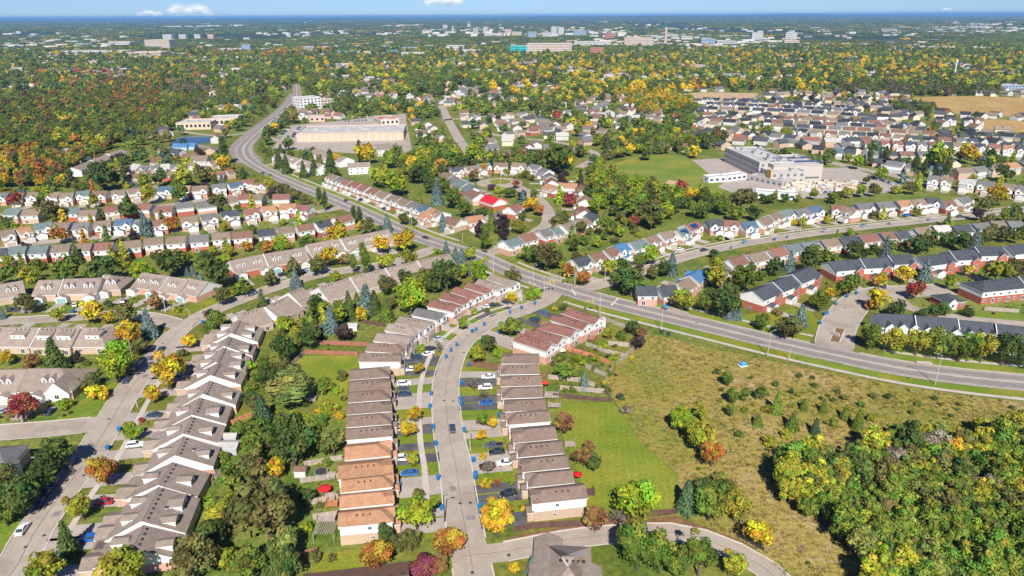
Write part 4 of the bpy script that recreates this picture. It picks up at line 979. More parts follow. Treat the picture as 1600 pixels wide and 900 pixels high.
# ------------------------------------------------------------------ trees
def rnd_dir(rg):
    z = rg.uniform(-1, 1); t = rg.uniform(0, 6.2832); s = math.sqrt(1 - z * z); return Vector((s * math.cos(t), s * math.sin(t), z))
def leafquad(mb, p, nrm, size, rg, col, asp=1.0, up=None):
    a = (up if up is not None else rnd_dir(rg)); t = nrm.cross(a)
    if t.length < 1e-3: t = nrm.orthogonal()
    t.normalize(); b = nrm.cross(t); t = t * size * .5; b = b * size * asp * .5
    mb.face([p - t * rg.uniform(.4, 1) - b, p + t - b * rg.uniform(.5, 1), p + t * rg.uniform(.3, 1) + b, p - t + b * rg.uniform(.5, 1)], 0, col)
def lcol(rg, h, v): 
    return (min(1, max(0, h + rg.uniform(-.12, .12))), min(1, max(0, v + rg.uniform(-.2, .2))), 0, 1)
def blob(mb, c, rx, rz, rg, sub=1, amp=.12):
    lat, lon = 5, 8
    pts = [[c + Vector((rx * math.sin(math.pi * i / lat) * math.cos(6.2832 * j / lon), rx * math.sin(math.pi * i / lat) * math.sin(6.2832 * j / lon), rz * math.cos(math.pi * i / lat))) * 1 + rnd_dir(rg) * amp * rx for j in range(lon)] for i in range(lat + 1)]
    for i in range(lat):
        for j in range(lon):
            k = lcol(rg, .5, .25); mb.face([pts[i][j], pts[i + 1][j], pts[i + 1][(j + 1) % lon], pts[i][(j + 1) % lon]], 0, k)
def crown(kind, seed, lod=0, mat='leaf'):
    rg = random.Random(seed); mb = MB()
    q = (1.0, .32, .12)[lod]; sz = (1.0, 1.7, 2.6)[lod]
    if kind in ('round', 'oval', 'shrub', 'poplar', 'willow', 'bare'):
        H = {'round': .86, 'oval': 1.25, 'shrub': .75, 'poplar': 2.6, 'willow': .85, 'bare': .9}[kind]
        zc = {'round': 1.15, 'oval': 1.45, 'shrub': .55, 'poplar': 2.75, 'willow': 1.0, 'bare': 1.25}[kind]
        n = {'round': 34, 'oval': 40, 'shrub': 22, 'poplar': 60, 'willow': 30, 'bare': 26}[kind]
        per = {'bare': 26}.get(kind, 74)
        lean = Vector((rg.uniform(-.12, .12), rg.uniform(-.12, .12), 0))
        lob = [rnd_dir(rg) for _ in range(5)]
        if kind != 'bare': blob(mb, Vector((0, 0, zc)) + lean, .42, H * .48, rg)
        for i in range(n):
            d = rnd_dir(rg); k = rg.random() ** .45
            bump = .80 + .36 * max(0, max(d.dot(l) for l in lob)) ** 2
            rad = .74 * k * bump
            c = Vector((d.x * rad, d.y * rad, d.z * rad * H)) + Vector((0, 0, zc)) + lean * (1 + d.z)
            if kind == 'poplar': tp = 1 - .45 * max(0, d.z); c.x *= tp; c.y *= tp
            if kind == 'shrub' and c.z < .15: c.z = .15 + rg.random() * .2
            cr = rg.uniform(.22, .36) * (1.15 if kind == 'poplar' else 1); h = rg.random(); v = rg.uniform(.15, .85)
            for j in range(int(per * q)):
                dn = rnd_dir(rg)
                if dn.z < -.35 and rg.random() < .7: dn.z = -dn.z
                p = c + dn * cr * rg.uniform(.72, 1.08)
                nn = (dn + rnd_dir(rg) * .55).normalized()
                if kind == 'willow':
                    leafquad(mb, p - Vector((0, 0, .12)), (Vector((dn.x, dn.y, .25)) + rnd_dir(rg) * .3).normalized(), .055 * sz, rg, lcol(rg, h, v), 5.0, Vector((rg.uniform(-.15, .15), rg.uniform(-.15, .15), 1)).cross(dn).normalized())
                else:
                    leafquad(mb, p, nn, rg.uniform(.075, .135) * sz * (.85 if kind == 'bare' else 1), rg, lcol(rg, h, v))
    else:  # conifer: whorls of drooping boughs around a tapering core
        H = 3.3; n = int(34 if lod == 0 else 14)
        mb2 = 9
        for j in range(mb2):
            a0, a1 = 6.2832 * j / mb2, 6.2832 * (j + 1) / mb2
            mb.face([(.55 * math.cos(a0), .55 * math.sin(a0), .35), (.55 * math.cos(a1), .55 * math.sin(a1), .35), (0, 0, H * .93)], 0, lcol(rg, .5, .2))
        for i in range(n):
            z = .22 + (H - .3) * (i / n) ** 1.05; rr = (1 - (z / H)) ** .85 * 1.04 + .03
            nb = max(4, int((15 if lod == 0 else 8) * (rr + .15)))
            for j in range(nb):
                a = 6.2832 * (j + rg.random()) / nb; rad = rr * rg.uniform(.72, 1.08); v = rg.uniform(.15, .9)
                dd = Vector((math.cos(a), math.sin(a), 0))
                for t in ((.45, .8, 1.0) if lod == 0 else (.85,)):
                    p = dd * rad * t + Vector((0, 0, z - .16 * t * rr))
                    nn = (Vector((0, 0, 1)) + dd * .75 + rnd_dir(rg) * .45).normalized()
                    leafquad(mb, p, nn, rg.uniform(.13, .2) * (1 if lod == 0 else 2.0), rg, lcol(rg, .5, v), 1.5, dd)
    return mb.mesh('crown', [mat])
def trunk(kind, seed):
    rg = random.Random(seed); mb = MB()
    top = {'round': 1.3, 'oval': 1.7, 'shrub': .5, 'poplar': 4.2, 'willow': 1.2, 'bare': 1.2, 'cone': 3.1}[kind]
    mb.rod((0, 0, -.02), (.02, .01, top * .5), .075, .055, 7); mb.rod((.02, .01, top * .5), (0, .02, top), .055, .02, 6)
    if kind != 'cone':
        for i in range(9 if kind == 'bare' else 5):
            a = rg.random() * 6.28; z = top * rg.uniform(.35, .8); l = rg.uniform(.45, .8)
            b = Vector((math.cos(a) * l, math.sin(a) * l, z + rg.uniform(.3, .7)))
            if kind == 'poplar': b = Vector((math.cos(a) * .4, math.sin(a) * .4, z + 1))
            mb.rod((0, 0, z), b, .045, .012, 5)
    return mb.mesh('trunk', ['bark'])
CR = {}; TR = {}
for kd, n in (('round', 5), ('oval', 3), ('cone', 3), ('poplar', 2), ('willow', 2), ('shrub', 3), ('bare', 2)):
    CR[kd] = [crown(kd, 100 + i * 7 + len(kd)) for i in range(n)]; TR[kd] = [trunk(kd, 50 + i) for i in range(n)]
TC = {'g': (.165, .215, .032), 'G': (.098, .138, .032), 'l': (.28, .35, .025), 'y': (.52, .36, .028), 'o': (.44, .215, .04), 'r': (.34, .075, .05), 'm': (.075, .045, .045), 'k': (.165, .16, .045), 'b': (.28, .165, .06), 'c': (.145, .205, .185), 'B': (.09, .145, .065), 'w': (.25, .28, .07), 'Y': (.34, .34, .035), 'p': (.22, .055, .07), 'q': (.24, .20, .15)}
CN = {'g': 'mid-green', 'G': 'dark green', 'l': 'lime-green', 'y': 'golden yellow', 'o': 'orange', 'r': 'bright red', 'm': 'dark purple', 'k': 'olive-brown', 'b': 'rust-brown', 'c': 'blue-grey', 'B': 'blue-green', 'w': 'yellowish green', 'Y': 'yellow-green', 'p': 'crimson', 'q': 'bare brownish'}
KIND = {'d': ('round', 'tree', 'tree'), 'o': ('oval', 'tree', 'tree'), 'c': ('cone', 'conifer_tree', 'conifer'), 'p': ('poplar', 'poplar_tree', 'poplar'), 'w': ('willow', 'willow_tree', 'willow'), 's': ('shrub', 'shrub', 'shrub'), 'x': ('bare', 'tree', 'tree')}
ZC = {'round': 1.15, 'oval': 1.45, 'cone': 1.5, 'poplar': 2.7, 'willow': 1.0, 'shrub': .55, 'bare': 1.25}
ANCH = [(707, 672, "the car driving mid-street"), (773, 308, 'the bright red roof'), (781, 284, "the cul-de-sac island"), (1308, 522, "the courtyard traffic island"), (1430, 450, 'the scarlet courtyard tree'), (1010, 770, "the bright lime tree"), (1175, 455, "the courtyard entrance terrace"), (900, 455, 'the traffic-light junction'), (1161, 569, "the tent in the meadow"), (1090, 680, "the meadow clump"), (1480, 497, 'the white-gabled terrace'), (1483, 460, 'the small brick gatehouse'), (510, 600, "the left back lawn"), (960, 690, "the mown field"), (880, 880, "the bottom hipped house"), (560, 890, "the maroon bottom roof"), (250, 549, "the crescent's two dark cars"), (162, 662, "the side street mouth"), (111, 726, "the shaded parked cars"), (36, 830, "the lower left white car"), (240, 800, "the nearest stepped bungalow"), (285, 640, "the middle stepped bungalows"), (370, 520, "the farthest stepped bungalow"), (100, 590, "the corner terrace"), (120, 530, "the box-dormer terrace"), (130, 450, "the upper lane terrace"), (280, 450, "the striped lawn terrace"), (430, 480, "the grey terrace above"), (580, 430, "the long grey terrace"), (430, 410, "the lane's long terrace"), (560, 375, "the golden-tree terrace"), (665, 373, "the main road's black car"), (610, 300, "the roadside terraced row"), (560, 254, 'the grey-roofed white block'), (545, 215, 'the supermarket'), (1035, 280, 'the sports field'), (1240, 270, 'the school'), (1060, 440, "the junction's blue roof"), (1100, 380, 'the east street'), (1300, 355, "mid east street"), (1480, 345, "the far east street"), (1360, 405, "the red-gabled slate terraces"), (100, 380, "the first left row"), (130, 340, "the second left row"), (300, 370, "the first row's right part"), (320, 315, "the third left row"), (100, 295, "the fourth left row"), (320, 260, "the small white houses"), (380, 245, "the main road bend"), (480, 345, "the left roadside houses"), (840, 365, "the curved lane houses"), (870, 290, "the houses beyond the island"), (600, 760, 'the orange-roofed townhouses'), (575, 620, "the brown left row"), (650, 500, "the left row's curve"), (760, 450, "the left row's top"), (870, 510, 'the red-roofed townhouses'), (820, 610, "the mid right row"), (870, 780, "the lowest right townhouse"), (1500, 560, "the right edge road"), (1230, 500, "the brick terrace lawn"), (1320, 800, "the forked footpaths"), (1500, 760, "the dense wood"), (1400, 850, "the wood's lower edge"), (1560, 860, "the bottom right corner"), (1300, 730, "the wood's left tip"), (1440, 230, "the gabled subdivision row")]
def wherefrom(x, y):
    best = min(ANCH, key=lambda a: math.hypot(a[0] - x, (a[1] - y) * 1.5) if math.hypot(a[0] - x, (a[1] - y)) > 6 else 999)
    dx, dy = x - best[0], y - best[1]
    if abs(dx) > abs(dy) * 1.3: rel = 'left of' if dx < 0 else 'right of'
    else: rel = 'behind' if dy < 0 else 'in front of'
    return f'{rel} {best[2]}'
TREES = []
def tree(x, y, rpx, kd, cc, rg, lab=None, base=False):
    kind, nm, cat = KIND[kd]
    z = 4.0
    for _ in range(4):
        p = P(x, y, 0 if base else z); d = Q(p)[2]; rm = rpx * (1.2 if kd != 'c' else .98) * d / F; z = ZC[kind] * rm
    size = 'very large' if rm > 7 else 'large' if rm > 4.8 else 'medium' if rm > 2.8 else 'small' if rm > 1.4 else 'tiny'
    TREES.append((p.x, p.y, rm, kd, cc, x, y, lab or f'{size} {CN[cc]} {cat} {wherefrom(x, y)}'))
TL_ = """455,690,36,dG 415,790,50,dk 450,600,34,ww 408,640,17,cB 445,542,18,oG 482,522,15,oG 420,590,14,oG 516,500,14,cc 533,520,0,dm 535,518,13,dm 502,512,6,sc 565,490,9,oy 572,466,16,cc 603,485,13,cg 640,465,24,dl 585,474,11,cG 545,480,13,cG 515,640,13,sY 505,605,15,sg 520,690,19,dw 432,730,13,oy 525,610,9,sl 536,622,6,sk 500,660,12,sg 470,655,0,dG 478,700,12,dg
330,835,22,dG 385,880,26,dg 350,800,26,wY 392,730,22,dk 300,872,36,dk 198,887,34,dY 66,882,26,oY 125,788,17,oY 163,733,21,do 103,845,18,cG 83,702,23,oG 60,742,19,oG 28,775,28,dG 5,800,20,dg 206,675,14,dl 358,872,8,sp 376,870,8,sl 350,713,11,sg 410,760,16,dG 440,850,22,ow 452,880,20,oG 425,870,18,cG 6,745,16,dk
42,472,14,dk 92,490,11,dY 140,487,17,dy 170,494,10,dy 198,492,16,dk 244,468,13,db 231,508,14,cc 203,525,18,dy 214,540,13,dk 175,538,9,sp 178,568,25,dl 84,555,18,cG 45,566,14,sb 12,558,9,oy 32,633,21,dr 98,633,11,sl 140,600,17,sk 155,612,15,sy 130,600,12,sb 262,580,24,dy 238,617,12,dy 296,532,10,dy 285,551,8,sk 338,502,14,dg 327,490,9,dm 328,518,8,sg 386,570,11,sl 390,605,10,sg 277,483,7,sl 345,462,13,dk 208,471,5,sl 170,475,7,sG 222,656,5,sr 120,562,8,sm 60,548,9,sg 105,548,8,sG 395,545,9,sp 3,490,6,cc 5,535,8,sg 225,538,0,dk 246,700,0,dk
100,420,22,dg 165,417,20,dG 140,427,13,dg 197,414,11,oY 222,422,15,dl 262,410,17,oG 282,402,14,dg 8,428,14,dg 50,430,15,sY 336,425,18,oG 279,424,5,cc 292,424,5,cc 301,424,5,cc 314,438,9,cc 313,412,10,sg 386,384,8,do 355,390,8,oY 382,447,14,dg 366,455,6,oY 60,412,9,dg 240,433,9,sG 350,404,9,sl
92,365,13,do 226,354,12,cc 265,348,12,do 80,328,17,dk 20,310,10,dr 72,302,12,dl 157,272,17,oG 187,272,15,dk 197,325,15,dG 342,315,13,dk 232,302,11,oY 278,300,13,dg 287,272,16,dY 315,268,13,dk 226,279,12,dg 250,275,12,dG 110,311,5,so 170,248,6,sy 186,247,9,dm 208,367,7,cG 172,363,7,sk 207,369,8,dm 145,312,8,oY 160,332,9,dg 245,360,6,sl 315,378,7,sk 322,371,7,sg 350,352,7,oY 330,402,7,oG 8,345,9,dG 5,365,9,dg 380,275,6,pG 350,235,7,pG 325,276,5,cc 346,278,5,cc 415,385,9,do
572,237,15,dy 522,247,8,dy 517,262,14,cG 490,262,8,cG 474,266,8,cG 447,258,9,cG 435,250,9,cG 595,273,17,dY 620,285,17,dl 652,270,14,dG 690,257,10,do 690,288,13,dg 683,303,12,cc 710,307,15,dg 725,325,12,dg 752,356,12,dm 768,345,10,cg 785,350,12,om 787,366,8,om 810,352,10,dY 498,306,5,pG 507,314,5,pG 553,335,5,pG 562,338,5,pG 572,352,12,dk 525,362,17,dy 630,373,17,dy 597,380,13,dy 510,400,15,dy 495,413,14,dk 460,415,14,dk 424,432,12,dk 567,395,6,pg 572,408,8,pg 551,410,6,pg 638,401,13,dY 604,407,13,dY 522,432,10,dY 461,437,10,cc 608,443,14,dk 634,432,12,dG 662,437,15,dg 697,428,22,dG 722,412,13,cc 712,400,8,cc 747,425,14,ol 735,395,10,dY 760,375,10,dl 683,392,7,sl 697,388,6,cc 605,350,9,cc 692,347,9,cc 632,340,9,dk 650,346,8,sG 440,380,14,dl 477,376,12,sg 410,384,10,sg 440,297,12,sk 460,305,12,sk 476,313,10,sk 738,237,17,dl 695,240,14,dg 662,240,12,dY 560,235,5,pG 555,298,6,sg 670,290,8,oG 655,310,6,cg 668,430,0,dg 678,445,12,dG 540,403,9,db 418,285,9,oY 404,286,9,dg 428,335,8,sg 440,348,7,sY 473,333,9,sl 502,356,4,pG 594,358,6,sG
868,245,22,dg 1010,238,10,dk 1085,236,9,dy 1065,288,9,dr 1078,302,11,dy 1104,310,9,oG 1130,322,12,dg 1160,310,18,dk 1020,335,19,dk 992,320,17,dg 965,305,14,dg 888,310,11,dr 828,318,11,dy 842,326,9,do 805,287,6,dr 815,337,7,dG 1015,397,14,dl 1050,415,11,cc 1035,418,12,dG 955,417,13,dY 888,420,11,do 912,433,11,do 855,398,19,dk 830,395,14,dg 897,382,8,oG 1118,425,19,oY 1160,432,20,dg 987,437,21,dG 990,345,9,dr 1117,396,7,dG 1126,372,6,sl 947,350,14,dg 905,355,10,dk 930,375,7,sl 920,300,9,dG 930,320,12,dl 945,285,12,dl 955,275,9,dg 1040,300,12,dg 1055,320,12,dG 1085,325,11,dg 1150,330,13,dg 1180,332,11,dG 1100,330,10,dG 757,370,8,pg 791,268,5,sg 820,273,9,sg 755,262,7,do 742,272,9,db 783,297,8,sY 796,300,8,dg 835,300,7,dg 870,350,11,dk 880,340,10,dk 790,257,4,sl 958,388,6,sg 1000,405,9,dg 1020,425,10,dk 975,415,12,dG 960,435,9,dg 1000,450,12,dg
1067,467,16,dY 1105,475,12,dg 1133,472,21,dG 1152,487,9,cc 1140,490,7,cc 1190,502,12,dg 797,508,15,dg 1003,520,9,db 995,533,10,dm 990,512,10,dG 885,576,16,dg 913,597,9,cc 881,660,15,db 1064,650,15,ol 1090,680,22,dY 1113,709,17,do 1078,664,14,dl 1138,590,9,og 1147,617,10,og 1165,614,8,og 1190,611,9,og 1142,641,7,og 1165,641,6,sg 1125,626,4,sg 1095,643,9,oY 1120,580,6,sG 1215,632,11,cg 1240,657,11,cg 1257,632,7,cg 1287,635,7,cg 1322,645,8,cg 1342,657,11,cg 1362,653,8,sY 1275,667,9,cB 1248,587,5,sG 1270,590,4,sG 1273,602,5,sG 1309,611,5,sG 1317,620,6,sk 1367,618,6,sk 1387,619,6,sG 1346,631,6,sg 1462,622,5,sG 1498,631,4,sk 1283,622,4,sG 1427,668,13,dY 1200,640,8,sY 1185,655,8,cg 1230,680,9,sY 1300,660,8,sg 1155,678,7,sg 1205,690,11,sY 1220,720,12,sk 1212,600,5,sG 1236,612,5,sG
1360,525,17,dg 1400,530,19,dY 1435,533,18,dY 1470,535,20,dg 1502,540,20,dg 1537,543,19,dY 1571,545,21,dG 1606,552,20,dG 1230,507,18,dk 1252,492,12,cc 1282,470,14,dg 1298,458,9,dy 1372,467,16,dy 1360,478,9,sb 1400,480,13,dG 1430,450,14,dr 1463,483,15,sG 1512,488,11,sG 1328,443,17,dg 1374,436,11,dy 1416,428,13,dy 1448,422,12,cc 1486,439,9,ol 1557,422,18,dY 1515,422,8,dy 1592,418,14,dk 1302,452,10,dY 1212,415,14,dG 1235,410,10,cc 1263,405,14,oG 1295,400,13,dg 1341,390,14,dG 1365,388,9,dG 1385,388,10,cc 1412,383,8,dG 1440,380,15,dG 1456,375,12,oG 1482,372,12,dG 1507,380,12,dG 1547,362,12,dk 1572,365,11,dk 1596,362,10,dG 1525,375,9,cc 1175,418,8,dG 1190,430,8,dg 1217,487,8,sb 1540,432,0,dg 1248,440,0,dG 1145,450,10,dG 1440,490,10,sG
1467,240,18,dl 1430,262,6,pG 1462,270,6,pG 1386,240,5,pG 1360,240,5,pG 1515,238,14,dy 1537,258,12,dG 1570,268,12,dG 1562,302,14,dy 1545,317,12,dk 1340,253,9,dl 1377,270,9,dl 1354,280,6,dk 1345,297,9,dl 1302,307,9,dg 1370,297,9,sY 1400,297,9,sY 1445,262,5,pG 1300,240,7,dk 1298,247,6,dY 1230,205,8,dY 1425,292,9,dk 1480,262,7,pG 1380,332,0,dg 1255,345,7,dY 1293,342,7,dY 1240,347,5,dy 1433,330,7,dg 1365,335,6,dk 1527,333,9,dm 1485,320,6,oG
650,797,27,dl 645,717,10,dY 652,772,9,dk 697,847,22,do 665,884,20,dp 583,868,22,do 600,838,13,oG 620,850,14,dk 643,845,15,dk 480,823,9,sl 477,772,12,oG 500,790,6,sk 512,830,0,dg 647,645,11,dy 641,668,12,dy 655,575,8,dy 629,660,6,sb 605,825,0,dp 690,880,14,db 495,868,10,sk 520,872,7,sk
776,812,24,dy 768,784,8,dy 761,757,8,dy 799,752,4,pl 776,754,6,sr 818,793,8,sy 751,680,8,dy 756,713,6,sy 762,730,10,xq 930,808,19,db 968,806,12,xq 990,777,33,dl 912,715,13,db 928,722,13,dG 922,700,9,db 1075,775,19,cB 1110,785,26,dg 1150,790,22,dY 1130,762,20,dg 1098,762,17,dG 1187,831,19,dy 998,852,29,og 1032,862,25,og 1094,868,23,og 1153,880,18,oY 1060,884,16,og 832,883,11,cc 803,889,8,dy 747,550,14,dY 763,537,12,dG 781,552,8,sl 775,520,0,dg 723,506,8,dl 800,466,8,dy 830,461,12,sl 800,433,12,dk 866,482,5,sy 880,480,7,sk 841,496,5,sg 845,590,0,dg 817,668,0,dg 755,655,9,dg 770,660,8,dy 757,615,7,xq 740,600,7,xq 686,540,8,xq 700,500,6,sg 660,543,7,sl 648,495,0,dy 743,488,6,sl 760,485,5,sk 808,700,0,dg 905,585,7,sg 875,560,10,sg 900,560,9,sl 950,520,8,dY 940,540,8,sl 970,525,9,sg 985,560,4,sy 970,620,7,sB 942,597,5,sy 950,610,7,sk 978,640,8,sq 1160,650,0,dg"""
rg = random.Random(5)
for tok in TL_.split():
    a, b_, c_, t = tok.split(',')
    if c_ == '0': continue
    tree(float(a), float(b_), float(c_), t[0], t[1], rg)
# individual trees of the dense wood at the lower right
wood = [(1235, 700), (1262, 690), (1300, 715), (1340, 700), (1380, 678), (1440, 665), (1500, 672), (1620, 655), (1640, 920), (1390, 915), (1350, 880), (1335, 835), (1300, 800), (1245, 790), (1222, 745)]
yy = 690; WOODT = set()
while yy < 905:
    xx = 1225 + rg.uniform(0, 20)
    while xx < 1625:
        x, y = xx + rg.uniform(-8, 8), yy + rg.uniform(-6, 6)
        if inpoly(x, y, wood):
            east = (x - 1230) / 400; sth = (y - 680) / 220
            g = rg.random()
            cc = ('k' if g < .12 else 'y' if g < .20 else 'q' if g < .23 else 'Y' if g < .42 else 'g' if g < .85 else 'G') if sth < .35 + .1 * east else ('Y' if g < .11 else 'g' if g < .70 else 'G' if g < .78 else 'k' if g < .86 else 'w' if g < .95 else 'l')
            tree(x, y, rg.uniform(15, 22) * (1.0 + .12 * sth), 'o' if rg.random() < .4 else 'd', cc, rg); WOODT.add((TREES[-1][0], TREES[-1][1]))
        xx += rg.uniform(24, 30)
    yy += 16
TREES.sort(key=lambda t: t[5])
cnt = {}
for t in TREES: cnt.setdefault(t[7], []).append(t)
def ordw(k, n):
    if n == 1: return ''
    return ', ' + (ORD[k] if k < n - 1 or k == 0 else 'rightmost')
FILL = []
ind = sorted(TREES, key=lambda t: -t[2] / math.hypot(t[0], t[1], 115))
ti = {}
for t in ind[:]: pass
nk = {}
for t in sorted(TREES, key=lambda t: math.hypot(t[0], t[1])):
    x, y, rm, kd, cc, px, py, lab = t
    kind, nm, cat = KIND[kd]
    nk[nm] = nk.get(nm, 0) + 1
    occ_disc(x, y, rm * .7)
    if nm == 'tree' and nk[nm] > 298:
        FILL.append((x, y, rm, kind, cc)); continue
    grp = cnt[lab]; k = grp.index(t)
    r = root(nm, (x, y, 0), rg.uniform(0, 6.28), lab, cat, cat + 's round the neighbourhood')
    r.scale = (rm * rg.uniform(.92, 1.14), rm * rg.uniform(.92, 1.14), rm * rg.uniform(.95, 1.18))
    v = rg.randrange(len(CR[kind]))
    link('crown', CR[kind][v], r, color=tuple(v * (1.3 if (x, y) in WOODT else 1) for v in jit(TC[cc], .15))); link('trunk', TR[kind][v], r)

# ------------------------------------------------------------------ instanced vegetation and far town ("stuff")
PROTO = bpy.data.collections.new('proto')
def protoset(name, meshes):
    c = bpy.data.collections.new(name)
    for i, me in enumerate(meshes):
        o = bpy.data.objects.new('%s%02d' % (name, i), me); c.objects.link(o)
    return c
def scatter(name, pts, coll, label=None, cat=None):
    """pts: (x, y, z, sx, sz, rot, idx, (r,g,b))"""
    me = bpy.data.meshes.new(name); me.from_pydata([(p[0], p[1], p[2]) for p in pts], [], [])
    def at(n, ty, key, vals):
        a = me.attributes.new(n, ty, 'POINT'); a.data.foreach_set(key, vals)
    at('scl', 'FLOAT_VECTOR', 'vector', [q for p in pts for q in (p[3], p[3] if not isinstance(p[4], tuple) else p[4][0], p[4] if not isinstance(p[4], tuple) else p[4][1])])
    at('rot', 'FLOAT_VECTOR', 'vector', [q for p in pts for q in (0, 0, p[5])]); at('idx', 'INT', 'value', [p[6] for p in pts])
    at('col', 'FLOAT_COLOR', 'color', [q for p in pts for q in (*p[7][:3], 1)])
    o = link(name, me); tag(o, label, cat, None, 'stuff')
    ng = bpy.data.node_groups.new(name, 'GeometryNodeTree')
    ng.interface.new_socket('Geometry', in_out='INPUT', socket_type='NodeSocketGeometry'); ng.interface.new_socket('Geometry', in_out='OUTPUT', socket_type='NodeSocketGeometry')
    N = ng.nodes; i = N.new('NodeGroupInput'); u = N.new('NodeGroupOutput'); ip = N.new('GeometryNodeInstanceOnPoints')
    ci = N.new('GeometryNodeCollectionInfo'); ci.inputs[0].default_value = coll; ci.inputs['Separate Children'].default_value = True; ci.inputs['Reset Children'].default_value = True
    def na(n, ty):
        a = N.new('GeometryNodeInputNamedAttribute'); a.data_type = ty; a.inputs[0].default_value = n; return a.outputs[0]
    L = ng.links
    L.new(i.outputs[0], ip.inputs['Points']); L.new(ci.outputs[0], ip.inputs['Instance']); ip.inputs['Pick Instance'].default_value = True
    L.new(na('idx', 'INT'), ip.inputs['Instance Index']); L.new(na('rot', 'FLOAT_VECTOR'), ip.inputs['Rotation']); L.new(na('scl', 'FLOAT_VECTOR'), ip.inputs['Scale'])
    L.new(ip.outputs[0], u.inputs[0])
    m = o.modifiers.new('scatter', 'NODES'); m.node_group = ng
    return o
def joined(kind, i, lod):
    return crown(kind, 500 + i * 3 + len(kind), lod, 'leafi' if lod < 2 else 'leaff')
order = [('round', 4), ('oval', 2), ('cone', 2), ('poplar', 1), ('shrub', 2)]
PM = []; PI = {}
for kd, n in order:
    PI[kd] = list(range(len(PM), len(PM) + n)); PM += [joined(kd, i, 1) for i in range(n)]
MIDC = protoset('midtree', PM)
PM2 = []; PI2 = {}
for kd, n in (('round', 4), ('oval', 2), ('cone', 1)):
    PI2[kd] = list(range(len(PM2), len(PM2) + n)); PM2 += [joined(kd, i + 9, 2) for i in range(n)]
FARC = protoset('fartree', PM2)
def grove(seed):
    rg = random.Random(seed); mb = MB()
    for _ in range(26):
        c = Vector((rg.uniform(-1, 1), rg.uniform(-1, 1), rg.uniform(.06, .13))); rr = rg.uniform(.1, .19)
        v = rg.random(); h = rg.random()
        for j in range(7):
            dn = rnd_dir(rg); dn.z = abs(dn.z) * .8
            leafquad(mb, c + Vector((dn.x * rr, dn.y * rr, dn.z * rr * .7)), (dn + Vector((0, 0, .5))).normalized(), rr * 1.3, rg, lcol(rg, h, v * .8 + .1))
    return mb.mesh('grove', ['leaff'])
GROC = protoset('grove', [grove(i) for i in range(4)])
def jc(cc, a=.18): return jit(TC[cc], a)
mid = []
for x, y, rm, kind, cc in FILL:
    k = kind if kind in PI else 'round'
    mid.append((x, y, 0, rm, rm, rg.uniform(0, 6.28), rg.choice(PI[k]), tuple(v * (1.3 if (x, y) in WOODT else 1) for v in jc(cc))))
def zone(pxs, sp, rr, cols, kinds='round round oval', out=None, occr=1.0, prob=1.0):
    poly = [P(x, y) for x, y in pxs]; poly = [(p.x, p.y) for p in poly]
    x0, x1 = min(p[0] for p in poly), max(p[0] for p in poly); y0, y1 = min(p[1] for p in poly), max(p[1] for p in poly)
    ks = kinds.split(); y = y0
    while y < y1:
        x = x0 + rg.uniform(0, sp)
        while x < x1:
            X, Y = x + rg.uniform(-.45, .45) * sp, y + rg.uniform(-.45, .45) * sp
            if rg.random() < prob and inpoly(X, Y, poly):
                rm = rg.uniform(*rr)
                if free(X, Y, rm * occr):
                    k = rg.choice(ks); (mid if out is None else out).append((X, Y, 0, rm * (.55 if k == 'poplar' else 1), rm * rg.uniform(.85, 1.1), rg.uniform(0, 6.28), rg.choice(PI[k]), jc(rg.choice(cols))))
            x += sp
        y += sp
# belts and woods that read as one mass
zone([(-60, 230), (120, 236), (175, 232), (120, 262), (105, 292), (-60, 296)], 7.5, (3.6, 5.2), 'yoobyYkbgG', occr=.5)
zone([(-60, 150), (330, 150), (270, 205), (200, 226), (-60, 232)], 8.5, (4, 6), 'gGkYGggkbgGYg', occr=.5)
zone([(160, 128), (260, 125), (250, 170), (180, 185), (165, 160)], 9, (4, 6), 'obbkgkg', occr=.5)
zone([(262, 135), (330, 140), (320, 178), (270, 178)], 9, (3.5, 5.5), 'qkqkg', occr=.5)
zone([(930, 262), (985, 285), (1050, 303), (1118, 314), (1130, 335), (1040, 345), (960, 340), (920, 320)], 8, (3, 5), 'glgGkYl', occr=.5)
zone([(1170, 305), (1420, 292), (1420, 305), (1180, 322)], 8, (2.5, 4), 'gGkY', occr=.7)
zone([(745, 260), (930, 228), (1130, 212), (1130, 232), (1050, 242), (960, 250), (930, 262)], 10, (3.5, 5.5), 'ggGlYkb', occr=.8)
zone([(600, 235), (730, 235), (790, 262), (720, 268), (700, 300), (640, 296), (610, 268)], 9, (3.2, 5), 'gGlkYg', occr=.8)
zone([(560, 285), (700, 345), (640, 335)], 8, (2, 3.2), 'gGkg', occr=.8)
zone([(395, 235), (560, 262), (520, 270), (430, 262)], 8, (2.5, 4), 'Ggk', 'round cone', occr=.8)
zone([(1540, 338), (1700, 330), (1700, 372), (1200, 420), (1200, 395), (1400, 372)], 9, (2.6, 4.2), 'GGgk', 'round oval cone', occr=.6)
zone([(720, 388), (930, 410), (1010, 470), (940, 440), (860, 425)], 8, (2, 3.4), 'gGlk', 'shrub round', occr=.7)
zone([(1010, 440), (1160, 440), (1180, 490), (1090, 485), (1000, 470)], 8, (2.4, 4), 'gGlY', 'round shrub', occr=.7)
zone([(-40, 400), (330, 384), (560, 350), (540, 362), (350, 402), (-40, 428)], 8, (2.2, 3.8), 'gGlYg', 'round shrub cone', occr=.6)
zone([(400, 470), (640, 440), (720, 410), (740, 440), (560, 510), (420, 530)], 8, (2.4, 4), 'gGGlk', 'round oval cone', occr=.7)
zone([(385, 575), (455, 575), (462, 640), (470, 715), (466, 900), (330, 900), (345, 790), (365, 690)], 5.5, (2.0, 3.8), 'gGkgYG', 'round oval shrub', occr=.15, prob=.9)
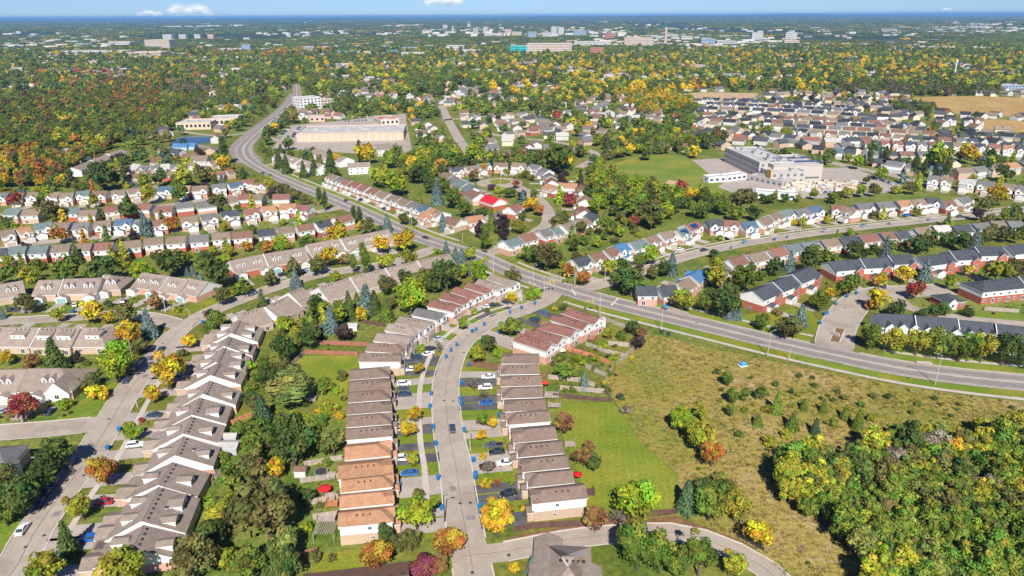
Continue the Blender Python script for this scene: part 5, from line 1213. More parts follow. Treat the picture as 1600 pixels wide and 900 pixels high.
zone([(395, 545), (470, 470), (540, 455), (560, 480), (560, 500), (470, 545)], 6, (1.6, 3.2), 'gGkgYG', 'round oval cone shrub', occr=.3, prob=.7)
zone([(870, 347), (1010, 347), (1050, 352), (1000, 372), (905, 396)], 6.5, (2, 4), 'gGkYgl', 'round oval shrub', occr=.4, prob=.7)
zone([(690, 395), (760, 400), (870, 436), (760, 400)], 5, (1.2, 2.6), 'gGkY', 'round shrub', occr=.3, prob=.8)
zone([(470, 215), (630, 219), (632, 224), (470, 228)], 5, (1.8, 3.2), 'Ggkmb', 'oval round cone', occr=.1, prob=.8)
zone([(392, 205), (460, 175), (470, 178), (425, 218)], 7, (1.8, 3), 'mkbg', 'round', occr=.3, prob=.7)
zone([(500, 182), (600, 180), (600, 186), (500, 190)], 8, (1.2, 2.2), 'gkYb', 'round shrub', occr=.1, prob=.3)
zone([(742, 262), (760, 256), (815, 262), (830, 275), (838, 300), (822, 296), (812, 276), (770, 270), (745, 285)], 5.5, (1.8, 3.2), 'gGkYol', 'round oval', occr=.4, prob=.7)
zone([(1070, 650), (1235, 690), (1240, 800), (1190, 840), (1110, 790), (1060, 740)], 5, (.3, .9), 'gYgGk', 'shrub', occr=.2, prob=.35)
zone(A_MEADOW, 5, (.25, .8), 'YkbgYkg', 'shrub', occr=.1, prob=.16)
zone([(1060, 640), (1235, 690), (1230, 780), (1080, 740)], 4, (.3, 1.0), 'YkbgGg', 'shrub', occr=.3, prob=.3)
zone([(500, 640), (470, 700), (480, 715), (535, 715)], 4, (1, 2), 'gGkY', 'shrub', occr=.3, prob=.8)
zone([(500, 590), (542, 590), (536, 720), (480, 740), (480, 650)], 3.6, (1.2, 2.3), 'glYkyY', 'shrub round', occr=.3, prob=.75)
zone([(-20, 690), (80, 690), (60, 800), (-20, 800)], 8, (2.5, 3.8), 'Gg', 'oval', occr=.8)
zone([(860, 545), (990, 530), (950, 620), (860, 620)], 5, (.8, 2.1), 'glYkGg', 'shrub', occr=.2, prob=.85)
zone([(1235, 700), (1300, 715), (1380, 678), (1620, 655), (1640, 930), (1390, 915), (1340, 850), (1245, 790)], 6.5, (2, 3.2), 'gYgwlY', 'shrub round', occr=.1, prob=.8)
zone([(1020, 560), (1200, 580), (1230, 690), (1060, 640)], 9, (.5, 1.1), 'GYkg', 'shrub', occr=.5, prob=.25)
zone([(1140, 600), (1600, 640), (1600, 690), (1200, 740)], 6, (.6, 1.5), 'GYkgY', 'shrub', occr=.5, prob=.5)
zone([(1330, 470), (1500, 460), (1500, 485), (1350, 484)], 7, (1.2, 2.4), 'gkY', 'shrub', occr=.6, prob=.6)
zone([(0, 470), (280, 455), (300, 470), (0, 490)], 6, (.6, 1.2), 'gkm', 'shrub', occr=.5, prob=.7)
zone([(0, 545), (160, 548), (165, 572), (0, 575)], 5, (.9, 2), 'gkmGlb', 'shrub', occr=.3, prob=.8)
zone([(1420, 110), (1560, 130), (1560, 152), (1300, 148)], 9, (4, 6), 'kgqkG', occr=.6)
zone([(1390, 165), (1465, 172), (1460, 182), (1400, 178)], 8, (3, 5), 'gkG', occr=.6)
zone([(955, 145), (1060, 148), (1090, 175), (1000, 182)], 10, (4, 6), 'yyYyg', occr=.6)
# garden trees and bushes among the houses of the middle distance
for pl, pr in (([(-60, 262), (410, 240), (520, 300), (640, 360), (560, 400), (-60, 400)], .34), ([(740, 255), (930, 262), (1010, 350), (905, 402), (740, 350)], .34),
               ([(900, 400), (1640, 300), (1640, 345), (1190, 420), (960, 460)], .28), ([(1130, 200), (1640, 210), (1640, 320), (1420, 300), (1300, 250)], .3), ([(1085, 140), (1500, 150), (1640, 225), (1400, 250), (1200, 232)], .06)):
    zone(pl, 7.5, (1.8, 4.3), 'gGlYkgyomc', 'round round shrub cone', occr=.8, prob=pr)
    zone(pl, 3.4, (.6, 1.2), 'gGlkmYgb', 'shrub', occr=.4, prob=pr * .6)
near_t = []
for pl, pr in (([(620, 560), (700, 560), (700, 850), (615, 850)], .22), ([(715, 560), (790, 560), (850, 830), (740, 830)], .22), ([(180, 560), (330, 480), (260, 700), (100, 870)], .2), ([(640, 540), (840, 470), (850, 490), (700, 560)], .2), ([(470, 700), (535, 700), (525, 850), (470, 850)], .35), ([(180, 870), (330, 640), (420, 560), (440, 900)], .25), ([(850, 520), (990, 530), (950, 630), (850, 640)], .3), ([(-20, 455), (330, 455), (300, 640), (-20, 660)], .2), ([(330, 500), (700, 400), (760, 440), (560, 560), (340, 560)], .25), ([(1170, 440), (1640, 395), (1640, 500), (1370, 480), (1200, 500)], .22), ([(640, 560), (560, 470), (600, 540)], .2), ([(770, 830), (840, 830), (1170, 860), (1160, 900), (760, 900)], .2)):
    zone(pl, 2.7, (.35, .9), 'gGlkmYbg', 'shrub', occr=.1, prob=pr)
scatter('garden_greenery', mid, MIDC, 'garden trees, bushes and woodland filling the middle distance', 'greenery')
# meadow weeds: clumps of coarse grass and goldenrod
def tuft(seed):
    rg = random.Random(seed); mb = MB()
    for _ in range(26):
        a = rg.uniform(0, 6.28); r = rg.uniform(0, .9); h = rg.uniform(.35, .8); c = Vector((math.cos(a) * r, math.sin(a) * r, 0)); t = Vector((-math.sin(a), math.cos(a), 0)) * .16; k = c * .35
        mb.face([c - t, c + t, c + t * .4 + k + Vector((0, 0, h)), c - t * .4 + k + Vector((0, 0, h))], 0, lcol(rg, .5, rg.random()))
    return mb.mesh('tuft', ['leafi'])
TUF = protoset('tuft', [tuft(i) for i in range(3)])
mp = [P(x, y) for x, y in A_MEADOW]; mp = [(p.x, p.y) for p in mp]
tp = []
GC_ = [(.32, .25, .07), (.26, .225, .05), (.36, .27, .11), (.20, .21, .04), (.30, .26, .05), (.38, .28, .15)]
for _ in range(26000):
    y = 115 + 150 * rg.random(); x = 20 + 230 * rg.random()
    if inpoly(x, y, mp):
        n_ = noise.noise(Vector((x * .05, y * .05, 1)))
        c = GC_[int((n_ + .5) * 6 + rg.uniform(-1, 1)) % 6]
        if Q((x, y, 0))[0] > 1640: continue
        s = rg.uniform(.4, 1.0); tp.append((x, y, 0, s, s * rg.uniform(.3, .6), rg.uniform(0, 6.28), rg.randrange(3), jit(c, .2)))
scatter('meadow_grass', tp, TUF, 'coarse straw-coloured grass and weeds covering the meadow', 'grass')
# far suburb: tree canopy with roofs showing between
def hbox(seed):
    rg = random.Random(seed); mb = MB(); return mb
far = []; roofs = []
def farcol(x, y, d):
    n1 = noise.noise(Vector((x * .0035, y * .0022, 5))); n2 = noise.noise(Vector((x * .02, y * .012, 9)))
    px, py, _ = Q((x, y, 5))
    g = rg.random()
    yel = .03 + (.20 if px > 760 and 85 < py < 155 else .05 if px > 480 and 85 < py < 165 else 0) + (.12 if n1 > .12 else 0)
    red = .02 + (.30 if (330 < px < 520 and 74 < py < 90) else 0) + (.34 if (100 < px < 290 and 118 < py < 182) else .12 if (px < 330 and 110 < py < 230) else 0)
    if g < yel: return 'y' if rg.random() < .65 else 'Y'
    if g < yel + red: return rg.choice('obbkb' if rg.random() < .92 else 'r')
    return rg.choice('gGGgGkBGkGg') if n2 < .1 else rg.choice('ggkGYGg')
y = 560
while y < 2700:
    sp = 11.0 + (y - 560) * .0032; hw = y * .80 + 60; x = -hw
    while x < hw:
        X, Y = x + rg.uniform(-.5, .5) * sp, y + rg.uniform(-.5, .5) * sp
        px, py, dd = Q((X, Y, 0))
        dens_ = .93 if 88 < py < 150 else .88
        if px > 1085 and 138 < py < 250: dens_ = .42
        elif 640 < px < 1130 and 150 < py < 240: dens_ = .8
        elif py > 215 and px < 640: dens_ = .25
        if -30 < px < 1630 and rg.random() < dens_:
            sub_ = px > 1085 and 144 < py < 240
            if sub_ and rg.random() < .72:
                if free(X, Y, 5.5): roofs.append((X, Y)); occ_disc(X, Y, 7)
            elif (Y > 1500 or free(X, Y, 2.5)) and (noise.noise(Vector((X * .011, Y * .007, 2))) > (-.11 if not (640 < px < 1130 and 150 < py < 240) else .06) or rg.random() < .2):
                k = 'cone' if rg.random() < .09 else 'oval' if rg.random() < .25 else 'round'
                rm = rg.uniform(4.8, 8.2) * (1 if k != 'cone' else .5)
                rm *= (.62 if sub_ else .8 if py > 150 else 1)
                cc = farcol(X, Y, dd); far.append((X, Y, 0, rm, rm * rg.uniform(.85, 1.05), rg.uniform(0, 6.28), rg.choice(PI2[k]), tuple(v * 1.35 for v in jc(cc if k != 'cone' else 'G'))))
            elif rg.random() < .75 and (Y > 1500 or free(X, Y, 7)):
                roofs.append((X, Y)); (occ_disc(X, Y, 6) if Y < 1500 else None)
        x += sp
    y += sp * .95
scatter('distant_trees', far, FARC, 'unbroken autumn canopy of the distant suburb', 'trees')
# distant houses and sheds: gabled boxes
def hproto(wallm, mode):
    mb = MB(); 
    if mode: mb.box(-.5, .5, -.5, .5, 0, 1, 0)
    else:
        mb.box(-.5, .5, -.5, .5, 0, .62, 0)
        for s in (-1, 1): mb.face([(-.54, s * .56, .58), (.54, s * .56, .58), (.54, 0, 1), (-.54, 0, 1)], 1)
        for s in (-1, 1): mb.face([(s * .5, -.5, .62), (s * .5, .5, .62), (s * .5, 0, .98)], 0)
    return mb.mesh('distant_house', [wallm, 'insta'])
HC = protoset('fh', [hproto('greywall', 0), hproto('cream', 0), hproto('brick_tan', 0), hproto('greywall', 1), hproto('cream', 1)])
hp = []
for X, Y in roofs:
    rc = RC[rg.choice('gtktgslrm' if Q((X, Y, 0))[0] < 1085 or Y > 1300 else 'sdsdtkgsw')][:3]; s = rg.uniform(9, 13)
    hp.append((X, Y, 0, s, (rg.uniform(8, 11), rg.uniform(6, 8)), rg.choice([0, .4, 1.57, 1.9, -.5]), rg.choice([0, 0, 1, 2]), rc))
# town fabric farther out: bands of flat commercial roofs and estates
def band(px0, px1, py0, py1, n, sx, sy, sz, idx=(3, 3, 4)):
    for _ in range(n):
        p = P(rg.uniform(px0, px1), rg.uniform(py0, py1)); hp.append((p.x, p.y, 0, rg.uniform(*sx), (rg.uniform(*sy), rg.uniform(*sz)), rg.uniform(-.4, .4), rg.choice(idx), rg.choice([(.45, .45, .45), (.35, .3, .27), (.2, .2, .22)])))
band(0, 420, 37.5, 42, 80, (50, 150), (50, 110), (9, 14)); band(0, 200, 50, 75, 70, (20, 60), (18, 40), (6, 10)); band(560, 700, 38, 42, 25, (60, 150), (60, 120), (9, 14))
band(660, 1000, 44, 60, 100, (16, 50), (14, 40), (8, 20)); band(880, 1240, 56, 74, 80, (16, 60), (14, 40), (6, 12)); band(1200, 1600, 33, 40, 70, (40, 110), (40, 80), (8, 12))
band(1260, 1560, 37, 46, 420, (16, 30), (14, 24), (8, 11), (0, 1, 0)); band(1450, 1600, 45, 52, 60, (20, 60), (20, 50), (7, 12)); band(0, 1600, 60, 125, 420, (14, 40), (12, 30), (6, 9), (0, 1, 2, 3)); band(80, 420, 84, 100, 70, (20, 60), (16, 40), (6, 9))
band(0, 1600, 29, 36, 70, (60, 180), (50, 140), (10, 14)); band(0, 1600, 30, 50, 260, (20, 90), (18, 60), (8, 14), (0, 1, 3, 4)); band(400, 1600, 44, 58, 260, (16, 50), (14, 40), (7, 11), (0, 1, 3))
scatter('distant_houses', hp, HC, 'houses and flat commercial roofs of the distant town', 'houses')
gv = []
y = 2650
while y < 33000:
    sp = 34 * (y / 2650) ** .92; hw = y * .80; x = -hw
    while x < hw:
        X, Y = x + rg.uniform(-.5, .5) * sp, y + rg.uniform(-.5, .5) * sp
        n1 = noise.noise(Vector((X * .0009, Y * .0005, 5))); n2 = noise.noise(Vector((X * .004, Y * .002, 8)))
        if n1 + .5 * n2 > -.22 and rg.random() < .93:
            s = sp * rg.uniform(.5, .8); g = rg.random()
            cc = ('y' if g < .03 else 'b' if g < .09 else 'k' if g < .25 else rg.choice('ggGB'))
            z = 0
            if Y > 14000:
                k = min(1, (Y - 14000) / 8000); z = max(0, k * (noise.noise(Vector((X * .00012, Y * .00009, 3))) * 100 + noise.noise(Vector((X * .0006, Y * .0004, 7))) * 20 + 12))
            gv.append((X, Y, z, s, min(s * .9, 60 + s * .1), rg.uniform(0, 6.28), rg.randrange(4), jc(cc)))
        x += sp
    y += sp * .9
scatter('distant_woodland', gv, GROC, 'blue-hazed woodland reaching to the horizon', 'woodland')
print('instances', len(mid), len(tp), len(far), len(hp), len(gv))

# ------------------------------------------------------------------ vehicles
def carmesh(kind):
    mb = MB()
    if kind == 'pickup': prof = [(-2.75, .45), (-2.75, 1.05), (-.7, 1.05), (-.7, 1.1), (1.2, 1.1), (2.6, .95), (2.75, .75), (2.75, .4)]
    elif kind == 'suv': prof = [(-2.3, .4), (-2.35, 1.0), (-2.2, 1.1), (1.0, 1.1), (2.15, .98), (2.35, .75), (2.35, .35)]
    else: prof = [(-2.3, .35), (-2.35, .8), (-2.2, .95), (-1.5, .97), (1.05, .93), (2.1, .78), (2.3, .6), (2.32, .32)]
    n = len(prof); w = .92
    def ring(s, ins): return [(x * (1 if ins == 0 else .985), s * (w - (ins if z > .7 else 0)), z) for x, z in prof]
    A, B = ring(-1, .06), ring(1, .06)
    for i in range(n):
        j = (i + 1) % n; mb.face([A[i], B[i], B[j], A[j]], 0)
    mb.face(A, 0); mb.face(B[::-1], 0)
    for s in (-1, 1): mb.box(prof[-1][0] - .12, prof[-1][0] + .02, s * .62 - .2, s * .62 + .2, .52, .68, 1); mb.box(prof[0][0] - .03, prof[0][0] + .06, s * .7 - .14, s * .7 + .14, .62, .85, 2)
    me = mb.mesh('body', ['carpaint', 'white', 'brick_red'])
    mg = MB()
    x0, x1, t0, t1, z0, z1 = {'pickup': (-.65, 1.2, -.45, .55, 1.08, 1.72), 'suv': (-2.1, 1.0, -1.75, .3, 1.08, 1.68), 'sedan': (-1.75, 1.05, -.95, .25, .93, 1.42)}[kind]
    b = [(x0, -.84, z0), (x1, -.84, z0), (x1, .84, z0), (x0, .84, z0)]; t = [(t0, -.66, z1), (t1, -.66, z1), (t1, .66, z1), (t0, .66, z1)]
    for i in range(4): j = (i + 1) % 4; mg.face([b[i], b[j], t[j], t[i]], 0)
    mr = MB(); mr.box(t0 - .04, t1 + .04, -.69, .69, z1 - .03, z1 + .05, 0, True)
    # pillars
    for s in (-1, 1):
        for q, r_ in ((b[0], t[0]), (b[1], t[1])): mr.rod((q[0], s * .83, q[2]), (r_[0], s * .67, r_[2]), .05, .05, 4)
    if kind == 'pickup': mr.box(-2.6, -.75, -.75, .75, 1.03, 1.06, 1)
    wh = MB(); wh.rod((0, -.12, 0), (0, .12, 0), .34, .34, 12); wh.rod((0, .12, 0), (0, .13, 0), .2, .2, 8, 1); wh.rod((0, -.12, 0), (0, -.13, 0), .2, .2, 8, 1)
    wh.face([(.34 * math.cos(k * .5236), -.12, .34 * math.sin(k * .5236)) for k in range(12)], 0)
    return me, mg.mesh('window_glass', ['glass']), mr.mesh('roof_panel', ['carpaint', 'rubber']), wh.mesh('wheel', ['rubber', 'metal']), (-1.45, 1.45) if kind != 'pickup' else (-1.7, 1.75)
CARM = {k: carmesh(k) for k in ('sedan', 'suv', 'pickup')}
CC = {'w': ((.78, .78, .77), 'white'), 'b': ((.02, .022, .028), 'black'), 'n': ((.03, .055, .10), 'dark blue'), 'B': ((.02, .12, .40), 'bright blue'), 's': ((.42, .44, .46), 'silver'), 'g': ((.10, .105, .11), 'dark grey'), 'r': ((.42, .02, .025), 'red'), 'm': ((.10, .02, .02), 'maroon'), 'l': ((.25, .36, .46), 'pale blue')}
def car(x, y, tx, ty, cc, kind='sedan', label='', z=.09, parts=True, grp=None):
    p = P(x, y); t = P(tx, ty); d = t - p
    r = root({'sedan': 'car', 'suv': 'car', 'pickup': 'pickup_truck'}[kind], (p.x, p.y, z), math.atan2(d.y, d.x), label, 'pickup' if kind == 'pickup' else 'car', grp or 'parked and moving cars of the neighbourhood')
    b, g, rf, w, ax = CARM[kind]; c = CC[cc][0]
    link('body', b, r, color=c); link('window_glass', g, r); link('roof_panel', rf, r, color=c)
    if parts:
        for xx in ax:
            for s in (-.8, .8): link('wheel', w, r, (xx, s, .34))
CL = """707,672,703,640,n,sedan,dark blue car driving along the central street
632,602,650,601,w,suv,white car on the left driveway behind the first lamp
631,611,650,610,g,sedan,dark grey car above the navy one on the shared left driveway
633,619,650,618,n,sedan,navy car below the grey one on the shared left driveway
624,673,640,672,s,sedan,silver car behind the golden street tree on the left row
644,579,660,577,w,sedan,white car beside the small yellow tree at the left bend
643,568,660,566,g,suv,dark grey car tucked above the white one at the left bend
654,560,670,556,n,sedan,navy car on the black driveway of the left bend
669,555,682,551,w,sedan,white car beside the dark one on the left bend
672,548,686,544,b,suv,black car behind the white one on the left bend
686,531,700,527,s,sedan,silver car under the bare pinkish tree of the left row
762,481,775,478,w,sedan,white car beside the black one at the upper driveways
771,479,784,476,b,suv,black car beside the white one at the upper driveways
790,474,802,478,n,sedan,navy car nearest the top end of the left townhouse row
835,502,824,498,n,suv,dark blue car on the drive of the upper red-roofed townhouse
630,719,648,718,w,suv,white car beside the small round yellow tree of the left row
640,742,622,743,B,sedan,bright blue car on the black driveway opposite the orange roofs
763,591,740,592,w,sedan,white car on the dark driveway of the right row
758,608,738,609,w,suv,second white car just below on the right row driveways
760,632,738,633,B,sedan,bright blue car on the right row driveway
771,699,750,700,g,pickup,dark pickup on the right row driveway
776,709,756,711,b,sedan,black car beside the dark pickup
789,726,770,728,w,sedan,white car with black windows behind the bare plum tree
761,731,745,733,m,sedan,maroon car under the bare plum tree
794,774,778,777,b,sedan,black car on the lowest right driveway behind the yellow trees
235,546,245,536,n,sedan,dark blue car parked at the left kerb of the crescent
252,549,241,562,n,sedan,dark blue car driving on the crescent towards the camera
217,570,226,560,l,suv,pale blue car leading the parked trio on the crescent
209,582,218,572,g,sedan,dark grey middle car of the parked trio on the crescent
199,596,208,585,n,sedan,navy last car of the parked trio on the crescent
80,645,92,635,n,sedan,navy car on the drive beside the small lime bush
5,645,20,640,s,sedan,silver car cut by the left edge under the red tree
241,651,226,651,n,sedan,dark blue car on the drive by the little pink tree
392,461,378,466,w,sedan,white car parked on the upper crescent beside the striped lawn
212,698,228,696,w,suv,white car on the drive of the bungalow with the orange tree
111,726,119,714,g,suv,dark grey car first in the shaded line on the crescent
87,755,95,743,g,sedan,dark grey car second in the shaded line on the crescent
74,773,82,762,b,sedan,black car third in the shaded line on the crescent
65,785,73,774,n,sedan,dark blue last car of the shaded line on the crescent
36,830,45,817,w,sedan,white car parked alone at the lower left kerb
163,787,148,788,r,sedan,red car half hidden by the stepped bungalows
140,845,124,846,B,suv,bright blue car in the shade of the near bungalow
15,485,17,477,n,sedan,left one of the two navy cars under the brown tree
26,485,28,477,n,sedan,right one of the two navy cars under the brown tree
193,474,196,467,n,suv,navy car by the small lime bush of the dormered terrace
117,478,118,470,w,sedan,white car before the turquoise garage door
665,373,680,378,b,sedan,black car driving on the main road
411,272,424,279,n,sedan,leading dark car of the pair on the main road bend
423,275,436,282,g,sedan,following grey car of the pair on the main road bend
540,315,531,321,b,sedan,black car on the drives of the terraced row
563,314,553,320,n,suv,dark blue car beside the tall poplars of the terraced row
601,328,591,334,b,suv,black car at the middle of the terraced row
482,422,492,419,w,sedan,white car in front of the long dormered terrace
474,425,484,422,l,suv,pale blue car in front of the long dormered terrace
442,431,452,428,b,suv,black car in front of the long dormered terrace
510,423,520,420,s,sedan,silver car on the lane below the dormered terrace
1417,338,1432,336,B,suv,bright blue car on the east street drives
1350,354,1364,352,l,sedan,pale blue car at the kerb of the east street
1165,380,1178,377,l,suv,pale blue car parked below the solar-roofed houses
1381,449,1380,440,n,sedan,navy car on the courtyard beside the yellow trees
1062,391,1074,388,w,sedan,white car on a drive at the bend of the east street
1462,295,1474,297,w,sedan,white car on the street right of the school
893,285,903,284,w,sedan,white car outside the houses right of the cul-de-sac
766,292,774,290,g,suv,dark car on the ring of the cul-de-sac
409,209,402,222,g,suv,dark grey vehicle on the far bend of the main road
422,193,417,200,w,sedan,white car on the far straight of the main road
437,181,432,186,b,sedan,black car on the far straight of the main road
429,186,424,191,n,sedan,dark blue car on the far straight of the main road"""
CL += '''
990,398,1003,394,w,sedan,white car on a drive below the blue roof
1100,392,1113,389,b,sedan,black car at the near end of the east street
1290,362,1303,360,s,sedan,silver car halfway along the east street
1500,340,1513,339,g,suv,grey car at the far end of the east street'''
for ln in CL.split('\n'):
    a = ln.split(',', 6)
    car(float(a[0]), float(a[1]), float(a[2]), float(a[3]), a[4], a[5], a[6])
# a green bus on the far main road
p = P(410, 211); r = root('bus', (p.x, p.y, .09), math.atan2(P(402, 222).y - p.y, P(402, 222).x - p.x), 'bright green bus on the far bend of the main road', 'bus')
link('body', MB().box(-6, 6, -1.25, 1.25, .4, 3.1, 0, True).mesh('body', ['flat']), r, color=(.12, .55, .05)); link('window_band', MB().box(-5.8, 6.03, -1.28, 1.28, 1.5, 2.5, 0).mesh('window_band', ['glass']), r)
for xx in (-4, 4):
    for s in (-1.1, 1.1): link('wheel', CARM['suv'][3], r, (xx, s, .45), scale=(1.3, 1.3, 1.3))
# car park rows
def parkrow(x0, y0, x1, y1, n, dx, dy, ph):
    for i in range(n):
        t = i / max(1, n - 1); x, y = x0 + (x1 - x0) * t, y0 + (y1 - y0) * t; cc = rg.choice('wwsgbngsB'[:])
        car(x, y, x + dx, y + dy, cc, rg.choice(['sedan', 'suv']), f'{CC[cc][1]} parked car, {ORD[i]} {ph}', parts=False, grp='cars in the far car parks')
parkrow(436, 215, 452, 201, 7, 9, 1, 'in the slanting row left of the supermarket')
parkrow(458, 214, 468, 200, 6, 9, 1, 'in the row against the supermarket side')
parkrow(540, 190, 592, 188, 11, 1, -6, 'in the row behind the supermarket roof')
parkrow(545, 184, 585, 183, 8, 1, -6, 'in the back row behind the supermarket')
parkrow(1362, 277, 1400, 290, 11, 5, -5, 'of the row in front of the school')
parkrow(1283, 301, 1330, 304, 8, 3, -5, 'in the school yard')
parkrow(1215, 242, 1250, 246, 5, 4, -4, 'on the street behind the school')
parkrow(1380, 262, 1395, 266, 3, 6, 1, 'by the poplars on the school street')

# ------------------------------------------------------------------ recycling bins, lamps, signals
bb = MB(); b0 = [(-.27, -.3, .12), (.27, -.3, .12), (.27, .3, .12), (-.27, .3, .12)]; b1 = [(-.36, -.4, 1.0), (.36, -.4, 1.0), (.36, .4, 1.0), (-.36, .4, 1.0)]
for i in range(4): j = (i + 1) % 4; bb.face([b0[i], b0[j], b1[j], b1[i]])
BIN = bb.mesh('body', ['flat']); BLID = MB().box(-.4, .4, -.45, .43, 1.0, 1.09, 0, True).mesh('lid', ['flat'])
BW = MB().rod((-.3, .3, .12), (.3, .3, .12), .13, .13, 8).mesh('wheels', ['rubber'])
BINS = [(797, 490), (757, 509), (744, 517), (738, 520), (714, 541), (705, 550), (697, 560), (733, 572), (780, 521), (851, 490), (815, 483), (836, 476), (674, 618), (672, 638), (677, 670), (681, 696), (632, 577), (685, 750), (690, 797), (624, 761), (722, 601), (720, 626), (721, 634), (780, 652), (725, 675), (740, 722), (743, 744), (743, 749), (750, 795), (750, 802), (187, 674), (169, 703), (317, 506), (1306, 477), (1323, 465), (1338, 460), (1288, 493), (1292, 491), (1281, 507), (115, 489), (1142, 389), (1230, 372), (1210, 376), (1389, 351), (1450, 345)]
cnt = {}
for i, (x, y) in enumerate(sorted(BINS)):
    p = P(x, y); ph = f'blue recycling bin {wherefrom(x, y)}'; k = cnt.get(ph, 0); cnt[ph] = k + 1
    r = root('recycling_bin', (p.x, p.y, .06), rg.uniform(-.5, .5), ph, 'bin', 'blue bins put out along the kerbs'); r.scale = (1.35, 1.35, 1.25)
    link('body', BIN, r, color=(.02, .13, .34)); link('lid', BLID, r, color=(.03, .17, .40)); link('wheel', BW, r)
def lamp(x, y, h, dx, dark=False, label=''):
    p = P(x, y); r = root('street_lamp', (p.x, p.y, 0), 0, label or f'{"dark" if dark else "pale concrete"} street lamp {wherefrom(x, y)}', 'street lamp', 'street lamps')
    m = 'darkmetal' if dark else 'concrete'
    link('pole', cached(('pole', h, m), lambda: MB().rod((0, 0, 0), (0, 0, h), .17, .09, 8).mesh('pole', [m])), r)
    a = cached(('arm', h, dx, m), lambda: MB().rod((0, 0, h - .2), (dx, 0, h + .45), .06, .05, 6).mesh('arm', [m]))
    link('arm', a, r); link('lamp_head', cached(('head', h, dx), lambda: MB().box(dx - .45, dx + .45, -.15, .15, h + .38, h + .55, 0, True).mesh('lamp_head', ['metal'])), r)
for l in [(1033, 519, 10, 1.5), (1199, 557, 10, 1.5), (1461, 601, 11, -1.5), (735, 704, 8, -1.5), (695, 816, 8, 1.5, True), (215, 637, 8, -1.5), (207, 560, 7.5, -1), (35, 662, 8, -1), (300, 512, 7.5, -1), (259, 488, 7.5, -1), (386, 459, 8, -1), (815, 482, 7, -.8), (771, 426, 9, 1.5), (833, 448, 10, 1.5), (644, 366, 10, 1.5), (71, 757, 8, -1.2, True), (610, 412, 7, 1), (1050, 408, 7, -1), (1250, 366, 7, -1), (1380, 350, 7, 1), (945, 442, 7.5, -1), (782, 289, 8, 1), (1232, 563, 4, .1), (723, 380, 5, .5), (395, 244, 10, 1.5), (441, 262, 10, 1.5), (521, 296, 10, 1.5), (460, 176, 10, -1.5), (428, 206, 10, -1.5)]:
    lamp(*l)
for x, y, dx in ((898, 449, -5), (937, 491, -5.5), (850, 460, 4.5)):
    p = P(x, y); r = root('traffic_light', (p.x, p.y, 0), 0, f'traffic light {wherefrom(x, y)} at x {"left" if x < 870 else "far" if y < 470 else "near"} corner'.replace('at x ', 'on the '), 'traffic light', 'traffic lights of the junction')
    link('pole', MB().rod((0, 0, 0), (0, 0, 8.5), .18, .11, 8).mesh('pole', ['concrete']), r)
    link('arm', MB().rod((0, 0, 6), (dx, .0, 6.4), .09, .06, 6).mesh('arm', ['metal']), r)
    for q in (.55, .95):
        hd = link('signal_head', MB().box(dx * q - .35, dx * q + .35, -.25, .1, 5.2, 6.5, 0, True).mesh('signal_head', ['flat']), r, color=(.60, .42, .02))
        link('lens', MB().rod((dx * q, -.25, 6.15), (dx * q, -.3, 6.15), .14, .14, 8).rod((dx * q, -.25, 5.8), (dx * q, -.3, 5.8), .14, .14, 8).rod((dx * q, -.25, 5.45), (dx * q, -.3, 5.45), .14, .14, 8).mesh('lens', ['darkmetal']), hd)
# manholes and patches on the roads
for i, (x, y) in enumerate([(719, 787), (735, 786), (694, 626), (708, 627), (725, 551), (730, 525), (738, 895), (131, 743), (69, 837), (170, 655), (255, 537), (40, 855), (1274, 529), (1320, 481), (1419, 591), (1246, 559), (1088, 505), (795, 868)]):
    c = P(x, y); tag(link('manhole_cover', MB().rod((c.x, c.y, .10), (c.x, c.y, .112), .42, .42, 12).mesh('manhole_cover', ['darkmetal'])), 'round iron road cover ' + wherefrom(x, y), 'manhole cover', 'iron covers in the roads')

# ------------------------------------------------------------------ fences and garden things
def fence(px, h, mat, label, boards=True, step=.3, post=2.4):
    pts = [P(x, y) for x, y in px]; r = root('fence', tuple(pts[0]), 0, label, 'fence', 'garden fences')
    o = pts[0]; mb = MB(); mp_ = MB(); mr = MB(); 
    for a, b in zip(pts, pts[1:]):
        d = b - a; L = d.length; u = d / L; nn = Vector((-u.y, u.x, 0)); k = 0
        n = max(1, int(L / step))
        for i in range(n):
            p0 = a + u * (i * step) - o; p1 = p0 + u * (step * .9); hh = h + random.uniform(-.04, .04); w = nn * .03 + nn * random.uniform(-.01, .01)
            for s in (-1, 1): mb.face([tuple(p0 + w * s + Vector((0, 0, .05))), tuple(p1 + w * s + Vector((0, 0, .05))), tuple(p1 + w * s + Vector((0, 0, hh))), tuple(p0 + w * s + Vector((0, 0, hh)))])
            mb.face([tuple(p0 - w + Vector((0, 0, hh))), tuple(p1 - w + Vector((0, 0, hh))), tuple(p1 + w + Vector((0, 0, hh))), tuple(p0 + w + Vector((0, 0, hh)))])
        for i in range(int(L / post) + 1):
            q = a + u * i * post - o; mp_.box(q.x - .07, q.x + .07, q.y - .07, q.y + .07, 0, h + .12, 0)
        q0, q1 = a - o, b - o
        for z in (.35, h - .3): mr.rod((q0.x, q0.y, z), (q1.x, q1.y, z), .05, .05, 4)
    x = link('board', mb.mesh('board', [mat]), r); x['kind'] = 'stuff'
    x = link('post', mp_.mesh('post', [mat]), r); x['kind'] = 'stuff'
    link('rail', mr.mesh('rail', [mat]), r)
M['wood_grey'] = surf('weathered_wood', (.34, .28, .23), (.46, .39, .33), .8, fine=3, famt=.2)
M['wood_orange'] = surf('cedar_wood', (.46, .19, .09), (.55, .25, .12), .8, fine=3, famt=.2)
